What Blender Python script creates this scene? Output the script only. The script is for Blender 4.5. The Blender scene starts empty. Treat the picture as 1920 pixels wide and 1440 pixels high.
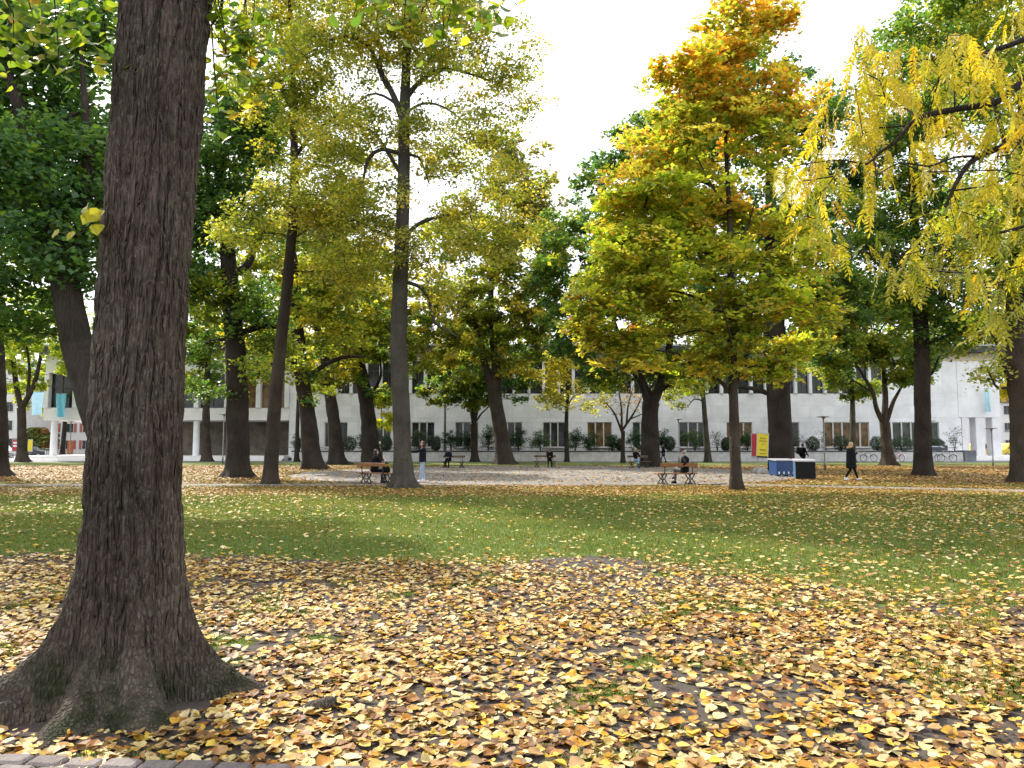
import bpy, bmesh, math, random
import numpy as np
from mathutils import Vector, Matrix

# ---------------------------------------------------------------- camera, sky, sun, exposure
scene = bpy.context.scene
C = scene.collection
CAM_H = 1.55
PITCH = math.radians(4.6)
FPX = 1442.0            # focal length in pixels of a 1920 px wide frame
cam_d = bpy.data.cameras.new('camera')
cam_d.sensor_width = 36.0
cam_d.lens = FPX / 1920.0 * 36.0
cam_d.clip_start = 0.05
cam_d.clip_end = 6000
cam = bpy.data.objects.new('camera', cam_d)
C.objects.link(cam)
cam.location = (0, 0, CAM_H)
cam.rotation_euler = (math.pi / 2 + PITCH, 0, 0)
scene.camera = cam

SUN_AZ = math.radians(-42)     # from straight ahead (+Y), negative = to the left
SUN_EL = math.radians(42)
sun_dir = Vector((math.sin(SUN_AZ) * math.cos(SUN_EL), math.cos(SUN_AZ) * math.cos(SUN_EL), math.sin(SUN_EL)))

world = bpy.data.worlds.new('World')
scene.world = world
world.use_nodes = True
wt = world.node_tree
for n in list(wt.nodes):
    wt.nodes.remove(n)
wo = wt.nodes.new('ShaderNodeOutputWorld')
bg = wt.nodes.new('ShaderNodeBackground')
sky = wt.nodes.new('ShaderNodeTexSky')
sky.sky_type = 'NISHITA'
sky.sun_disc = False
sky.sun_elevation = SUN_EL
sky.sun_rotation = SUN_AZ
sky.air_density = 1.0
sky.dust_density = 4.0
sky.ozone_density = 1.0
# thin, even high cloud veil over the whole sky
wmix = wt.nodes.new('ShaderNodeMix'); wmix.data_type = 'RGBA'
wnz = wt.nodes.new('ShaderNodeTexNoise'); wnz.inputs['Scale'].default_value = 2.2; wnz.inputs['Detail'].default_value = 5
wrm = wt.nodes.new('ShaderNodeMapRange')
wrm.inputs['From Min'].default_value = 0.3; wrm.inputs['From Max'].default_value = 0.7
wrm.inputs['To Min'].default_value = 0.72; wrm.inputs['To Max'].default_value = 0.92
wt.links.new(wnz.outputs['Fac'], wrm.inputs['Value'])
wt.links.new(wrm.outputs['Result'], wmix.inputs[0])
wt.links.new(sky.outputs['Color'], wmix.inputs[6])
wmix.inputs[7].default_value = (10.0, 10.3, 10.8, 1)
wt.links.new(wmix.outputs[2], bg.inputs['Color'])
bg.inputs['Strength'].default_value = 0.12
wt.links.new(bg.outputs['Background'], wo.inputs['Surface'])

sun_l = bpy.data.lights.new('sun', 'SUN')
sun_l.energy = 4.6
sun_l.angle = math.radians(1.5)
sun_l.color = (1.0, 0.93, 0.82)
sun_o = bpy.data.objects.new('sun', sun_l)
C.objects.link(sun_o)
sun_o.rotation_euler = (-sun_dir).to_track_quat('-Z', 'Y').to_euler()
sun_o.location = (-60, 30, 60)

vs = scene.view_settings
vs.view_transform = 'Standard'
vs.look = 'None'
vs.gamma = 1.0
vs.exposure = 0.9
vs.use_curve_mapping = False
scene.render.engine = 'CYCLES'
cy = scene.cycles
cy.max_bounces = 12
cy.diffuse_bounces = 7
cy.glossy_bounces = 2
cy.transmission_bounces = 9
cy.transparent_max_bounces = 4
cy.caustics_reflective = False
cy.caustics_refractive = False
cy.use_denoising = True
cy.use_adaptive_sampling = True
cy.adaptive_threshold = 0.02
cy.sample_clamp_indirect = 6

rng = np.random.default_rng(11)
random.seed(5)
CP, SP = math.cos(PITCH), math.sin(PITCH)

def P(px, py, Y):
    """the point at distance Y ahead that stands at this place of the view"""
    u = (px - 960.0) / FPX; v = (720.0 - py) / FPX
    t = Y / (CP - v * SP)
    return np.array([t * u, Y, CAM_H + t * (SP + v * CP)])

def G(px, py):
    u = (px - 960.0) / FPX; v = (720.0 - py) / FPX
    t = -CAM_H / (SP + v * CP)
    return np.array([t * u, t * (CP - v * SP), 0.0])

# ---------------------------------------------------------------- noise
def _hash(ix, iy, iz, seed):
    h = (ix * 374761393 + iy * 668265263 + iz * 2147483647 + seed * 974634777) & 0xFFFFFFFF
    h = ((h ^ (h >> 13)) * 1274126177) & 0xFFFFFFFF
    h = ((h ^ (h >> 16)) * 2246822519) & 0xFFFFFFFF
    return ((h ^ (h >> 15)) & 0xFFFFFF) / float(0xFFFFFF)

def vn(p, seed=0):
    """value noise 0..1, p (N,3)"""
    p = np.asarray(p, dtype=np.float64)
    i = np.floor(p).astype(np.int64); f = p - i
    f = f * f * (3 - 2 * f)
    r = 0
    for dx in (0, 1):
        wx = f[:, 0] if dx else 1 - f[:, 0]
        for dy in (0, 1):
            wy = f[:, 1] if dy else 1 - f[:, 1]
            for dz in (0, 1):
                wz = f[:, 2] if dz else 1 - f[:, 2]
                r = r + wx * wy * wz * _hash(i[:, 0] + dx, i[:, 1] + dy, i[:, 2] + dz, seed)
    return r

def fbm(p, seed=0, oct=3):
    p = np.asarray(p, dtype=np.float64)
    a, s, t = 1.0, 0.0, 0.0
    for k in range(oct):
        s = s + a * vn(p * 2 ** k, seed + k * 17); t += a; a *= 0.5
    return s / t

def sstep(a, b, x):
    t = np.clip((x - a) / (b - a), 0, 1)
    return t * t * (3 - 2 * t)

# ---------------------------------------------------------------- mesh helpers
def mesh_np(name, verts, faces, cols=None, mats=(), midx=None, smooth=False):
    """verts (N,3); faces (M,k) array or list of polygons"""
    me = bpy.data.meshes.new(name)
    verts = np.asarray(verts, dtype=np.float32)
    if isinstance(faces, np.ndarray):
        k = faces.shape[1]; m = len(faces)
        loops = faces.astype(np.int32).ravel()
        starts = np.arange(m, dtype=np.int32) * k
        tot = np.full(m, k, dtype=np.int32)
    else:
        loops = np.array([i for f in faces for i in f], dtype=np.int32)
        tot = np.array([len(f) for f in faces], dtype=np.int32)
        starts = np.concatenate([[0], np.cumsum(tot)[:-1]]).astype(np.int32)
        m = len(faces)
    me.vertices.add(len(verts)); me.vertices.foreach_set('co', verts.ravel())
    me.loops.add(len(loops)); me.loops.foreach_set('vertex_index', loops)
    me.polygons.add(m); me.polygons.foreach_set('loop_start', starts); me.polygons.foreach_set('loop_total', tot)
    for mt in mats:
        me.materials.append(mt)
    if midx is not None:
        me.polygons.foreach_set('material_index', np.asarray(midx, dtype=np.int32))
    me.polygons.foreach_set('use_smooth', np.full(m, bool(smooth)))
    me.update(calc_edges=True)
    if cols is not None:
        a = me.attributes.new('col', 'FLOAT_COLOR', 'POINT')
        c = np.ones((len(verts), 4), dtype=np.float32); c[:, :3] = cols
        a.data.foreach_set('color', c.ravel())
    return me

def link(name, me, parent=None, loc=None, rot=None):
    o = bpy.data.objects.new(name, me)
    C.objects.link(o)
    if parent is not None:
        o.parent = parent
    if loc is not None:
        o.location = [float(v) for v in loc]
    if rot is not None:
        o.rotation_euler = rot
    return o

def tag(o, label=None, cat=None, group=None, kind=None):
    if label: o['label'] = label
    if cat: o['category'] = cat
    if group: o['group'] = group
    if kind: o['kind'] = kind
    return o

def thing(name, label, cat, loc=(0, 0, 0), rz=0.0, group=None):
    o = bpy.data.objects.new(name, None)
    o.empty_display_size = 0.2
    C.objects.link(o)
    o.location = [float(v) for v in loc]; o.rotation_euler = (0, 0, rz)
    return tag(o, label, cat, group)

def copy_tree(o, parent=None):
    c = o.copy(); C.objects.link(c)
    if parent is not None: c.parent = parent
    for ch in o.children:
        copy_tree(ch, c)
    return c

class MB:
    """collects simple solids into one mesh"""
    def __init__(s): s.v = []; s.f = []; s.n = 0; s.m = []; s.cur = 0
    def add(s, v, f):
        s.v.append(np.asarray(v, dtype=np.float64)); s.f += [tuple(i + s.n for i in q) for q in f]
        s.m += [s.cur] * len(f); s.n += len(v)
    def box(s, c, d, rz=0.0, bev=0.0, taper=1.0):
        x, y, z = [k / 2.0 for k in d]; b = min(bev, x * .45, y * .45, z * .45)
        if b <= 0:
            v = [(sx * x * (taper if sz > 0 else 1), sy * y * (taper if sz > 0 else 1), sz * z) for sz in (-1, 1) for sx, sy in ((-1, -1), (1, -1), (1, 1), (-1, 1))]
            f = [(3, 2, 1, 0), (4, 5, 6, 7), (0, 1, 5, 4), (1, 2, 6, 5), (2, 3, 7, 6), (3, 0, 4, 7)]
        else:
            v = []; 
            for zz, q in ((-z, b), (-z + b, 0), (z - b, 0), (z, b)):
                t = taper if zz > 0 else 1
                X = (x - q) * t; Yy = (y - q) * t; k = b * .9
                v += [(-X + k, -Yy, zz), (X - k, -Yy, zz), (X, -Yy + k, zz), (X, Yy - k, zz), (X - k, Yy, zz), (-X + k, Yy, zz), (-X, Yy - k, zz), (-X, -Yy + k, zz)]
            f = [tuple(range(7, -1, -1)), tuple(range(24, 32))]
            for r in range(3):
                for i in range(8):
                    j = (i + 1) % 8
                    f.append((r * 8 + i, r * 8 + j, r * 8 + 8 + j, r * 8 + 8 + i))
        v = np.array(v); cr, sr = math.cos(rz), math.sin(rz)
        v = np.stack([v[:, 0] * cr - v[:, 1] * sr, v[:, 0] * sr + v[:, 1] * cr, v[:, 2]], 1) + np.array(c)
        s.add(v, f); return s
    def tube(s, pts, r, sides=8, cap=True, closed=False):
        pts = np.array(pts, dtype=np.float64); n = len(pts)
        r = np.full(n, r) if np.isscalar(r) else np.array(r, dtype=np.float64)
        if closed:
            t = np.roll(pts, -1, 0) - np.roll(pts, 1, 0)
        else:
            t = np.gradient(pts, axis=0) if n > 2 else np.repeat((pts[1] - pts[0])[None], 2, 0)
        t /= np.maximum(np.linalg.norm(t, axis=1, keepdims=True), 1e-9)
        u = np.cross(t[0], (0.0, 0, 1)) if abs(t[0][2]) < .9 else np.cross(t[0], (1.0, 0, 0))
        u /= np.linalg.norm(u); v = []
        a = np.arange(sides) * 2 * math.pi / sides
        for i in range(n):
            u = u - t[i] * u.dot(t[i]); u /= np.linalg.norm(u); w = np.cross(t[i], u)
            v.append(pts[i] + r[i] * (np.cos(a)[:, None] * u + np.sin(a)[:, None] * w))
        v = np.concatenate(v); f = []
        for i in range(n if closed else n - 1):
            k = (i + 1) % n
            for j in range(sides):
                q = (j + 1) % sides
                f.append((i * sides + j, i * sides + q, k * sides + q, k * sides + j))
        if cap and not closed:
            f.append(tuple(range(sides - 1, -1, -1))); f.append(tuple((n - 1) * sides + j for j in range(sides)))
        s.add(v, f); return s
    def lathe(s, prof, c=(0, 0, 0), sides=16, axis='z'):
        """prof: list of (r, h)"""
        a = np.arange(sides) * 2 * math.pi / sides; v = []
        for r, h in prof:
            r = max(r, 1e-4)
            q = np.stack([r * np.cos(a), r * np.sin(a), np.full(sides, h)], 1)
            if axis == 'x': q = q[:, [2, 0, 1]]
            if axis == 'y': q = q[:, [1, 2, 0]]
            v.append(q)
        v = np.concatenate(v) + np.array(c); f = []
        for i in range(len(prof) - 1):
            for j in range(sides):
                q = (j + 1) % sides
                f.append((i * sides + j, i * sides + q, (i + 1) * sides + q, (i + 1) * sides + j))
        f.append(tuple(range(sides - 1, -1, -1))); f.append(tuple((len(prof) - 1) * sides + j for j in range(sides)))
        s.add(v, f); return s
    def prism(s, outline, y0, y1, plane='xz'):
        """extrude a polygon given in the xz (or yz) plane"""
        n = len(outline)
        if plane == 'xz':
            v = [(a, y0, b) for a, b in outline] + [(a, y1, b) for a, b in outline]
        else:
            v = [(y0, a, b) for a, b in outline] + [(y1, a, b) for a, b in outline]
        f = [tuple(range(n)), tuple(range(2 * n - 1, n - 1, -1))] + [(i, i + n, (i + 1) % n + n, (i + 1) % n) for i in range(n)]
        s.add(v, f); return s
    def mesh(s, name, mats, smooth=False):
        me = mesh_np(name, np.concatenate(s.v), s.f, mats=mats if isinstance(mats, (list, tuple)) else [mats], midx=s.m, smooth=smooth)
        bm = bmesh.new(); bm.from_mesh(me); bmesh.ops.recalc_face_normals(bm, faces=bm.faces); bm.to_mesh(me); bm.free()
        return me
    def build(s, name, mats, parent=None, smooth=False, loc=None, rot=None):
        return link(name, s.mesh(name, mats, smooth), parent, loc, rot)

# ---------------------------------------------------------------- materials
def new_mat(name):
    m = bpy.data.materials.new(name); m.use_nodes = True
    nt = m.node_tree
    b = nt.nodes['Principled BSDF']
    return m, nt, b

def N(nt, kind, **kw):
    n = nt.nodes.new(kind)
    for k, v in kw.items():
        if k in n.inputs.keys(): n.inputs[k].default_value = v
        else: setattr(n, k, v)
    return n

def ramp(nt, stops):
    r = nt.nodes.new('ShaderNodeValToRGB'); e = r.color_ramp.elements
    while len(e) < len(stops): e.new(0.5)
    for el, (p, c) in zip(e, stops):
        el.position = p; el.color = (*c, 1)
    return r

def mixc(nt, fac, a, b, mode='MIX'):
    n = nt.nodes.new('ShaderNodeMix'); n.data_type = 'RGBA'; n.blend_type = mode
    for s, i in ((fac, 0), (a, 6), (b, 7)):
        if isinstance(s, (int, float)): n.inputs[i].default_value = s
        elif isinstance(s, tuple): n.inputs[i].default_value = (*s, 1) if len(s) == 3 else s
        else: nt.links.new(s, n.inputs[i])
    return n.outputs[2]

def mat_plain(name, col, rough=.6, var=.25, scale=6.0, metal=0.0, bump=0.0, bscale=60.0, spec=.5, objvar=0.0, wpos=False):
    m, nt, b = new_mat(name)
    if wpos:
        tc = N(nt, 'ShaderNodeNewGeometry'); vec = tc.outputs['Position']
    else:
        tc = N(nt, 'ShaderNodeTexCoord'); vec = tc.outputs['Object']
    nz = N(nt, 'ShaderNodeTexNoise', Scale=scale, Detail=6.0, Roughness=.65)
    nt.links.new(vec, nz.inputs['Vector'])
    lo = tuple(c * (1 - var) for c in col); hi = tuple(min(1, c * (1 + var)) for c in col)
    r = ramp(nt, [(.3, lo), (.7, hi)])
    nt.links.new(nz.outputs['Fac'], r.inputs['Fac'])
    out = r.outputs['Color']
    if objvar:
        oi = N(nt, 'ShaderNodeObjectInfo')
        mr = N(nt, 'ShaderNodeMapRange'); mr.inputs['To Min'].default_value = 1 - objvar; mr.inputs['To Max'].default_value = 1 + objvar
        nt.links.new(oi.outputs['Random'], mr.inputs['Value'])
        hs = N(nt, 'ShaderNodeHueSaturation'); nt.links.new(mr.outputs['Result'], hs.inputs['Value']); nt.links.new(out, hs.inputs['Color'])
        out = hs.outputs['Color']
    nt.links.new(out, b.inputs['Base Color'])
    b.inputs['Roughness'].default_value = rough
    b.inputs['Metallic'].default_value = metal
    b.inputs['Specular IOR Level'].default_value = spec
    if bump:
        n2 = N(nt, 'ShaderNodeTexNoise', Scale=bscale, Detail=5.0)
        nt.links.new(vec, n2.inputs['Vector'])
        bp = N(nt, 'ShaderNodeBump', Strength=bump, Distance=.02)
        nt.links.new(n2.outputs['Fac'], bp.inputs['Height']); nt.links.new(bp.outputs['Normal'], b.inputs['Normal'])
    return m

def mat_leaf(name, trans=.45, rough=.45, spec=.3, tint=(1.25, 1.15, .55), attr=True, stops=None):
    """thin leaf: coloured by its own attribute, lets light through"""
    m = bpy.data.materials.new(name); m.use_nodes = True; nt = m.node_tree
    b = nt.nodes['Principled BSDF']; out = nt.nodes['Material Output']
    if attr:
        a = N(nt, 'ShaderNodeAttribute', attribute_name='col'); c = a.outputs['Color']
    else:
        oi = N(nt, 'ShaderNodeObjectInfo'); r = ramp(nt, stops); r.color_ramp.interpolation = 'CONSTANT' if len(stops) > 6 else 'LINEAR'
        nt.links.new(oi.outputs['Random'], r.inputs['Fac']); c = r.outputs['Color']
        tc = N(nt, 'ShaderNodeTexCoord'); nz = N(nt, 'ShaderNodeTexNoise', Scale=60.0, Detail=4.0)
        nt.links.new(tc.outputs['Object'], nz.inputs['Vector'])
        mr = N(nt, 'ShaderNodeMapRange'); mr.inputs['To Min'].default_value = .55; mr.inputs['To Max'].default_value = 1.35
        nt.links.new(nz.outputs['Fac'], mr.inputs['Value'])
        c = mixc(nt, 1.0, c, mr.outputs['Result'], 'MULTIPLY')
    nt.links.new(c, b.inputs['Base Color'])
    b.inputs['Roughness'].default_value = rough; b.inputs['Specular IOR Level'].default_value = spec
    t = N(nt, 'ShaderNodeBsdfTranslucent')
    nt.links.new(mixc(nt, 1.0, c, tuple(tint), 'MULTIPLY'), t.inputs['Color'])
    ms = N(nt, 'ShaderNodeMixShader'); ms.inputs['Fac'].default_value = trans
    nt.links.new(b.outputs['BSDF'], ms.inputs[1]); nt.links.new(t.outputs['BSDF'], ms.inputs[2])
    nt.links.new(ms.outputs['Shader'], out.inputs['Surface'])
    return m

def mat_bark(name, c0, c1, moss=None, scale=1.0, bump=.8, lichen=.0):
    m, nt, b = new_mat(name)
    tc = N(nt, 'ShaderNodeTexCoord')
    mp = N(nt, 'ShaderNodeMapping'); mp.inputs['Scale'].default_value = (9 * scale, 9 * scale, 1.5 * scale)
    nt.links.new(tc.outputs['Object'], mp.inputs['Vector'])
    wn = N(nt, 'ShaderNodeTexNoise', Scale=.8, Detail=3.0)
    nt.links.new(mp.outputs['Vector'], wn.inputs['Vector'])
    wv = mixc(nt, .18, mp.outputs['Vector'], wn.outputs['Color'], 'ADD')
    v = N(nt, 'ShaderNodeTexVoronoi', feature='DISTANCE_TO_EDGE', Scale=1.6)
    nt.links.new(wv, v.inputs['Vector'])
    n1 = N(nt, 'ShaderNodeTexNoise', Scale=1.5, Detail=8.0, Roughness=.7)
    nt.links.new(wv, n1.inputs['Vector'])
    r = ramp(nt, [(.3, c0), (.72, c1)])
    nt.links.new(n1.outputs['Fac'], r.inputs['Fac'])
    col = r.outputs['Color']
    n3 = N(nt, 'ShaderNodeTexNoise', Scale=1.1, Detail=3.0)
    nt.links.new(tc.outputs['Object'], n3.inputs['Vector'])
    col = mixc(nt, .5, col, ramp_out(nt, n3.outputs['Fac'], [(.35, tuple(k * .75 for k in c0)), (.65, c1)]))
    if lichen:
        n4 = N(nt, 'ShaderNodeTexNoise', Scale=38.0, Detail=6.0, Roughness=.75)
        nt.links.new(tc.outputs['Object'], n4.inputs['Vector'])
        n5 = N(nt, 'ShaderNodeTexNoise', Scale=3.0, Detail=3.0)
        nt.links.new(tc.outputs['Object'], n5.inputs['Vector'])
        f = N(nt, 'ShaderNodeMath', operation='MULTIPLY')
        nt.links.new(ramp_out(nt, n4.outputs['Fac'], [(.52, (0, 0, 0)), (.64, (1, 1, 1))]), f.inputs[0])
        nt.links.new(ramp_out(nt, n5.outputs['Fac'], [(.45, (0, 0, 0)), (.65, (lichen,) * 3)]), f.inputs[1])
        col = mixc(nt, f.outputs[0], col, (.15, .165, .115))
    if moss:
        sx = N(nt, 'ShaderNodeSeparateXYZ'); nt.links.new(tc.outputs['Object'], sx.inputs[0])
        mr = N(nt, 'ShaderNodeMapRange'); mr.inputs['From Min'].default_value = moss[1]; mr.inputs['From Max'].default_value = .1
        nt.links.new(sx.outputs['Z'], mr.inputs['Value'])
        n6 = N(nt, 'ShaderNodeTexNoise', Scale=5.0, Detail=5.0); nt.links.new(tc.outputs['Object'], n6.inputs['Vector'])
        f = N(nt, 'ShaderNodeMath', operation='MULTIPLY'); nt.links.new(mr.outputs['Result'], f.inputs[0])
        nt.links.new(ramp_out(nt, n6.outputs['Fac'], [(.47, (0, 0, 0)), (.62, (.85,) * 3)]), f.inputs[1])
        col = mixc(nt, f.outputs[0], col, moss[0])
    nt.links.new(col, b.inputs['Base Color'])
    b.inputs['Roughness'].default_value = .9; b.inputs['Specular IOR Level'].default_value = .2
    mm = N(nt, 'ShaderNodeMath', operation='MULTIPLY_ADD'); mm.inputs[1].default_value = .7
    vr = N(nt, 'ShaderNodeMapRange'); vr.inputs['From Max'].default_value = .28
    nt.links.new(v.outputs['Distance'], vr.inputs['Value'])
    nt.links.new(n1.outputs['Fac'], mm.inputs[0]); nt.links.new(vr.outputs['Result'], mm.inputs[2])
    bp = N(nt, 'ShaderNodeBump', Strength=bump, Distance=.03)
    nt.links.new(mm.outputs[0], bp.inputs['Height']); nt.links.new(bp.outputs['Normal'], b.inputs['Normal'])
    return m

def ramp_out(nt, sock, stops):
    r = ramp(nt, stops); nt.links.new(sock, r.inputs['Fac']); return r.outputs['Color']

M = {}
M['bark_big'] = mat_bark('bark_big', (.040, .030, .022), (.172, .138, .110), moss=((.026, .034, .010), .7), scale=3.0, bump=1.0, lichen=1.0)
M['bark_grey'] = mat_bark('bark_grey', (.040, .036, .029), (.095, .086, .070), scale=1.6, bump=.7, lichen=.3)
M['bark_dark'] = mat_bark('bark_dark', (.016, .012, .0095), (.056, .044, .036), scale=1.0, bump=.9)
M['bark_brown'] = mat_bark('bark_brown', (.028, .021, .015), (.072, .057, .043), scale=1.3, bump=.7)
M['leaf'] = mat_leaf('leaf', .6, rough=.42, spec=.5, tint=(1.3, 1.32, .6))
M['leaf_yellow'] = mat_leaf('leaf_yellow', .5, tint=(1.15, 1.05, .5))
M['litter'] = mat_leaf('litter', .12, rough=.55, spec=.25, tint=(1.1, 1, .7))
M['grass'] = mat_leaf('grass', .35, rough=.5, tint=(1.1, 1.15, .6))
# ================================================================ the setting: ground, lawn, plaza, paths, street
def grass_mask(x, y):
    n = fbm(np.stack([x * .45, y * .45, 0 * x], 1), 3) - .5
    n2 = fbm(np.stack([x * 2.3, y * 2.3, 0 * x + 5], 1), 4) - .5
    edge = 10.5 - 2.5 * sstep(1.2, 5.0, x) + .3 * sstep(0, -4, x)
    g = sstep(-.55, .55, y - edge + n * 2.0 + n2 * 1.2)
    # bare, trodden patch in the lawn's edge
    bp = np.exp(-(((x - 1.0) / .85) ** 2 + ((y - 10.4) / .65) ** 2) * 1.2)
    g = g * (1 - sstep(.25, .6, bp + n * .5))
    # little green tufts among the leaves
    t = fbm(np.stack([x * 1.6, y * 1.6, 0 * x + 9], 1), 8)
    return np.clip(np.maximum(g, .8 * sstep(.62, .70, t) * (y > 3.9)), 0, 1)

PATH = [(-70, 36), (-40, 31.5), (-20, 30.3), (-8, 30.6), (0, 32), (8, 31), (13, 28.9), (17.5, 26.6), (26, 22), (40, 14)]
PATHX, PATHY = [p[0] for p in PATH], [p[1] for p in PATH]
def litter_density(x, y):
    """fallen leaves per square metre"""
    n = fbm(np.stack([x * .8, y * .8, 0 * x + 2], 1), 21)
    n2 = fbm(np.stack([x * .25, y * .25, 0 * x + 2], 1), 22)
    edge = 10.2 - 2.4 * sstep(1.2, 5.0, x) + .3 * sstep(0, -4, x)
    near = (1 - sstep(-.8, .9, y - edge + (n - .5) * 2.2))
    d = 430 * near * (.55 + .95 * sstep(.25, .6, n)) * (1 + .25 * sstep(7, 4, y))
    bp = np.exp(-(((x - 1.0) / .8) ** 2 + ((y - 10.4) / .6) ** 2))
    d = d * (1 - .8 * bp)
    lawn = (1 - near) * (1 - sstep(24, 26.5, y))
    d = d + lawn * (19 + 75 * sstep(1.0, 9, x) * (.3 + 1.3 * n2) + 16 * sstep(-1.5, -7, x) + 50 * np.exp(-((y - edge - .9) / .9) ** 2) * sstep(-1, 3, x)) * (.4 + 1.2 * n)
    strip = sstep(22.8, 26.2, y + (n2 - .5) * 3) * (1 - sstep(29.5, 31, y))
    d = d + strip * 165 * (.5 + n)
    far = sstep(29.5, 31.5, y) * (1 - .85 * sstep(56, 62, y))
    d = d + far * 60 * (.35 + 1.3 * n2)
    q = np.abs(y - np.interp(x, PATHX, PATHY)); d = d * (1 - .88 * (1 - sstep(.9, 1.25, q)) * (y > 20))
    return d

PLAZA = (1.6, 44.6, 13.8, 15.4)
def in_plaza(x, y):
    return ((x - PLAZA[0]) / PLAZA[2]) ** 2 + ((y - PLAZA[1]) / PLAZA[3]) ** 2

# ground: one sheet, finer close by, out to the horizon
gx = np.unique(np.concatenate([np.linspace(-9, 12, 120), np.linspace(-45, 45, 90), np.linspace(-140, 140, 41), [-3500, -1200, -500, -250, 250, 500, 1200, 3500]]))
gy = np.unique(np.concatenate([np.linspace(2.5, 13, 105), np.linspace(13, 80, 95), np.linspace(-30, 2.4, 18), np.linspace(82, 200, 30), [-2500, -500, -100, 400, 900, 2000, 4500]]))
def H(x, y):
    x = np.asarray(x, dtype=float); y = np.asarray(y, dtype=float)
    f = (1 - sstep(14, 24, y)) * sstep(-20, -5, y) * (1 - sstep(10, 20, np.abs(x))) * sstep(3.62, 3.95, y + .02 * x)
    p = np.stack([x, y, 0 * x], 1)
    return f * (.05 * (fbm(p * .7, 31) - .5) + .022 * (fbm(p * 4, 32) - .5))
XX, YY = np.meshgrid(gx, gy)
xf, yf = XX.ravel(), YY.ravel()
zf = H(xf, yf)
nx_, ny_ = len(gx), len(gy)
idx = np.arange(nx_ * ny_).reshape(ny_, nx_)
gf = np.stack([idx[:-1, :-1], idx[:-1, 1:], idx[1:, 1:], idx[1:, :-1]], -1).reshape(-1, 4)
gm = grass_mask(xf, yf)
lm = np.clip(litter_density(xf, yf) / 110.0, 0, 1) * sstep(18, 34, yf)
gcol = np.stack([gm, lm, 0 * gm], 1)

m, nt, b = new_mat('ground')
at = N(nt, 'ShaderNodeAttribute', attribute_name='col')
sp = N(nt, 'ShaderNodeSeparateColor'); nt.links.new(at.outputs['Color'], sp.inputs['Color'])
geo = N(nt, 'ShaderNodeNewGeometry')
n1 = N(nt, 'ShaderNodeTexNoise', Scale=7.0, Detail=8.0, Roughness=.7); nt.links.new(geo.outputs['Position'], n1.inputs['Vector'])
n2 = N(nt, 'ShaderNodeTexNoise', Scale=55.0, Detail=6.0, Roughness=.7); nt.links.new(geo.outputs['Position'], n2.inputs['Vector'])
n3 = N(nt, 'ShaderNodeTexNoise', Scale=.35, Detail=4.0); nt.links.new(geo.outputs['Position'], n3.inputs['Vector'])
soil = ramp_out(nt, n1.outputs['Fac'], [(.3, (.045, .036, .032)), (.7, (.105, .088, .078))])
soil = mixc(nt, .35, soil, ramp_out(nt, n2.outputs['Fac'], [(.35, (.03, .024, .02)), (.68, (.14, .118, .10))]))
grs = ramp_out(nt, n2.outputs['Fac'], [(.3, (.055, .09, .022)), (.7, (.13, .18, .042))])
grs = mixc(nt, .4, grs, ramp_out(nt, n3.outputs['Fac'], [(.35, (.045, .09, .02)), (.65, (.12, .14, .035))]))
mr = N(nt, 'ShaderNodeMath', operation='MULTIPLY_ADD'); nt.links.new(n1.outputs['Fac'], mr.inputs[0]); mr.inputs[1].default_value = .9
sb = N(nt, 'ShaderNodeMath', operation='SUBTRACT'); nt.links.new(sp.outputs['Red'], sb.inputs[0]); sb.inputs[1].default_value = .45
nt.links.new(sb.outputs[0], mr.inputs[2])
gfac = N(nt, 'ShaderNodeMapRange'); gfac.inputs['From Min'].default_value = .35; gfac.inputs['From Max'].default_value = .6
nt.links.new(mr.outputs[0], gfac.inputs['Value'])
base = mixc(nt, gfac.outputs['Result'], soil, grs)
# fallen leaves too far away to tell apart
vo = N(nt, 'ShaderNodeTexVoronoi', Scale=9.0); nt.links.new(geo.outputs['Position'], vo.inputs['Vector'])
sc_ = N(nt, 'ShaderNodeSeparateColor'); nt.links.new(vo.outputs['Color'], sc_.inputs['Color'])
lcol = ramp_out(nt, sc_.outputs['Red'], [(0, (.12, .06, .02)), (.3, (.24, .12, .03)), (.6, (.34, .22, .05)), (1, (.45, .34, .12))])
lt = N(nt, 'ShaderNodeMath', operation='LESS_THAN'); nt.links.new(sc_.outputs['Green'], lt.inputs[0])
ms = N(nt, 'ShaderNodeMath', operation='MULTIPLY'); nt.links.new(sp.outputs['Green'], ms.inputs[0]); ms.inputs[1].default_value = .9
nt.links.new(ms.outputs[0], lt.inputs[1])
base = mixc(nt, lt.outputs[0], base, lcol)
nt.links.new(base, b.inputs['Base Color']); b.inputs['Roughness'].default_value = .95; b.inputs['Specular IOR Level'].default_value = .15
bp = N(nt, 'ShaderNodeBump', Strength=.7, Distance=.02); nt.links.new(n2.outputs['Fac'], bp.inputs['Height']); nt.links.new(bp.outputs['Normal'], b.inputs['Normal'])
M['ground'] = m
ground = link('ground', mesh_np('ground', np.stack([xf, yf, zf], 1), gf, cols=gcol, mats=[m], smooth=True))
tag(ground, kind='structure')

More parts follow.
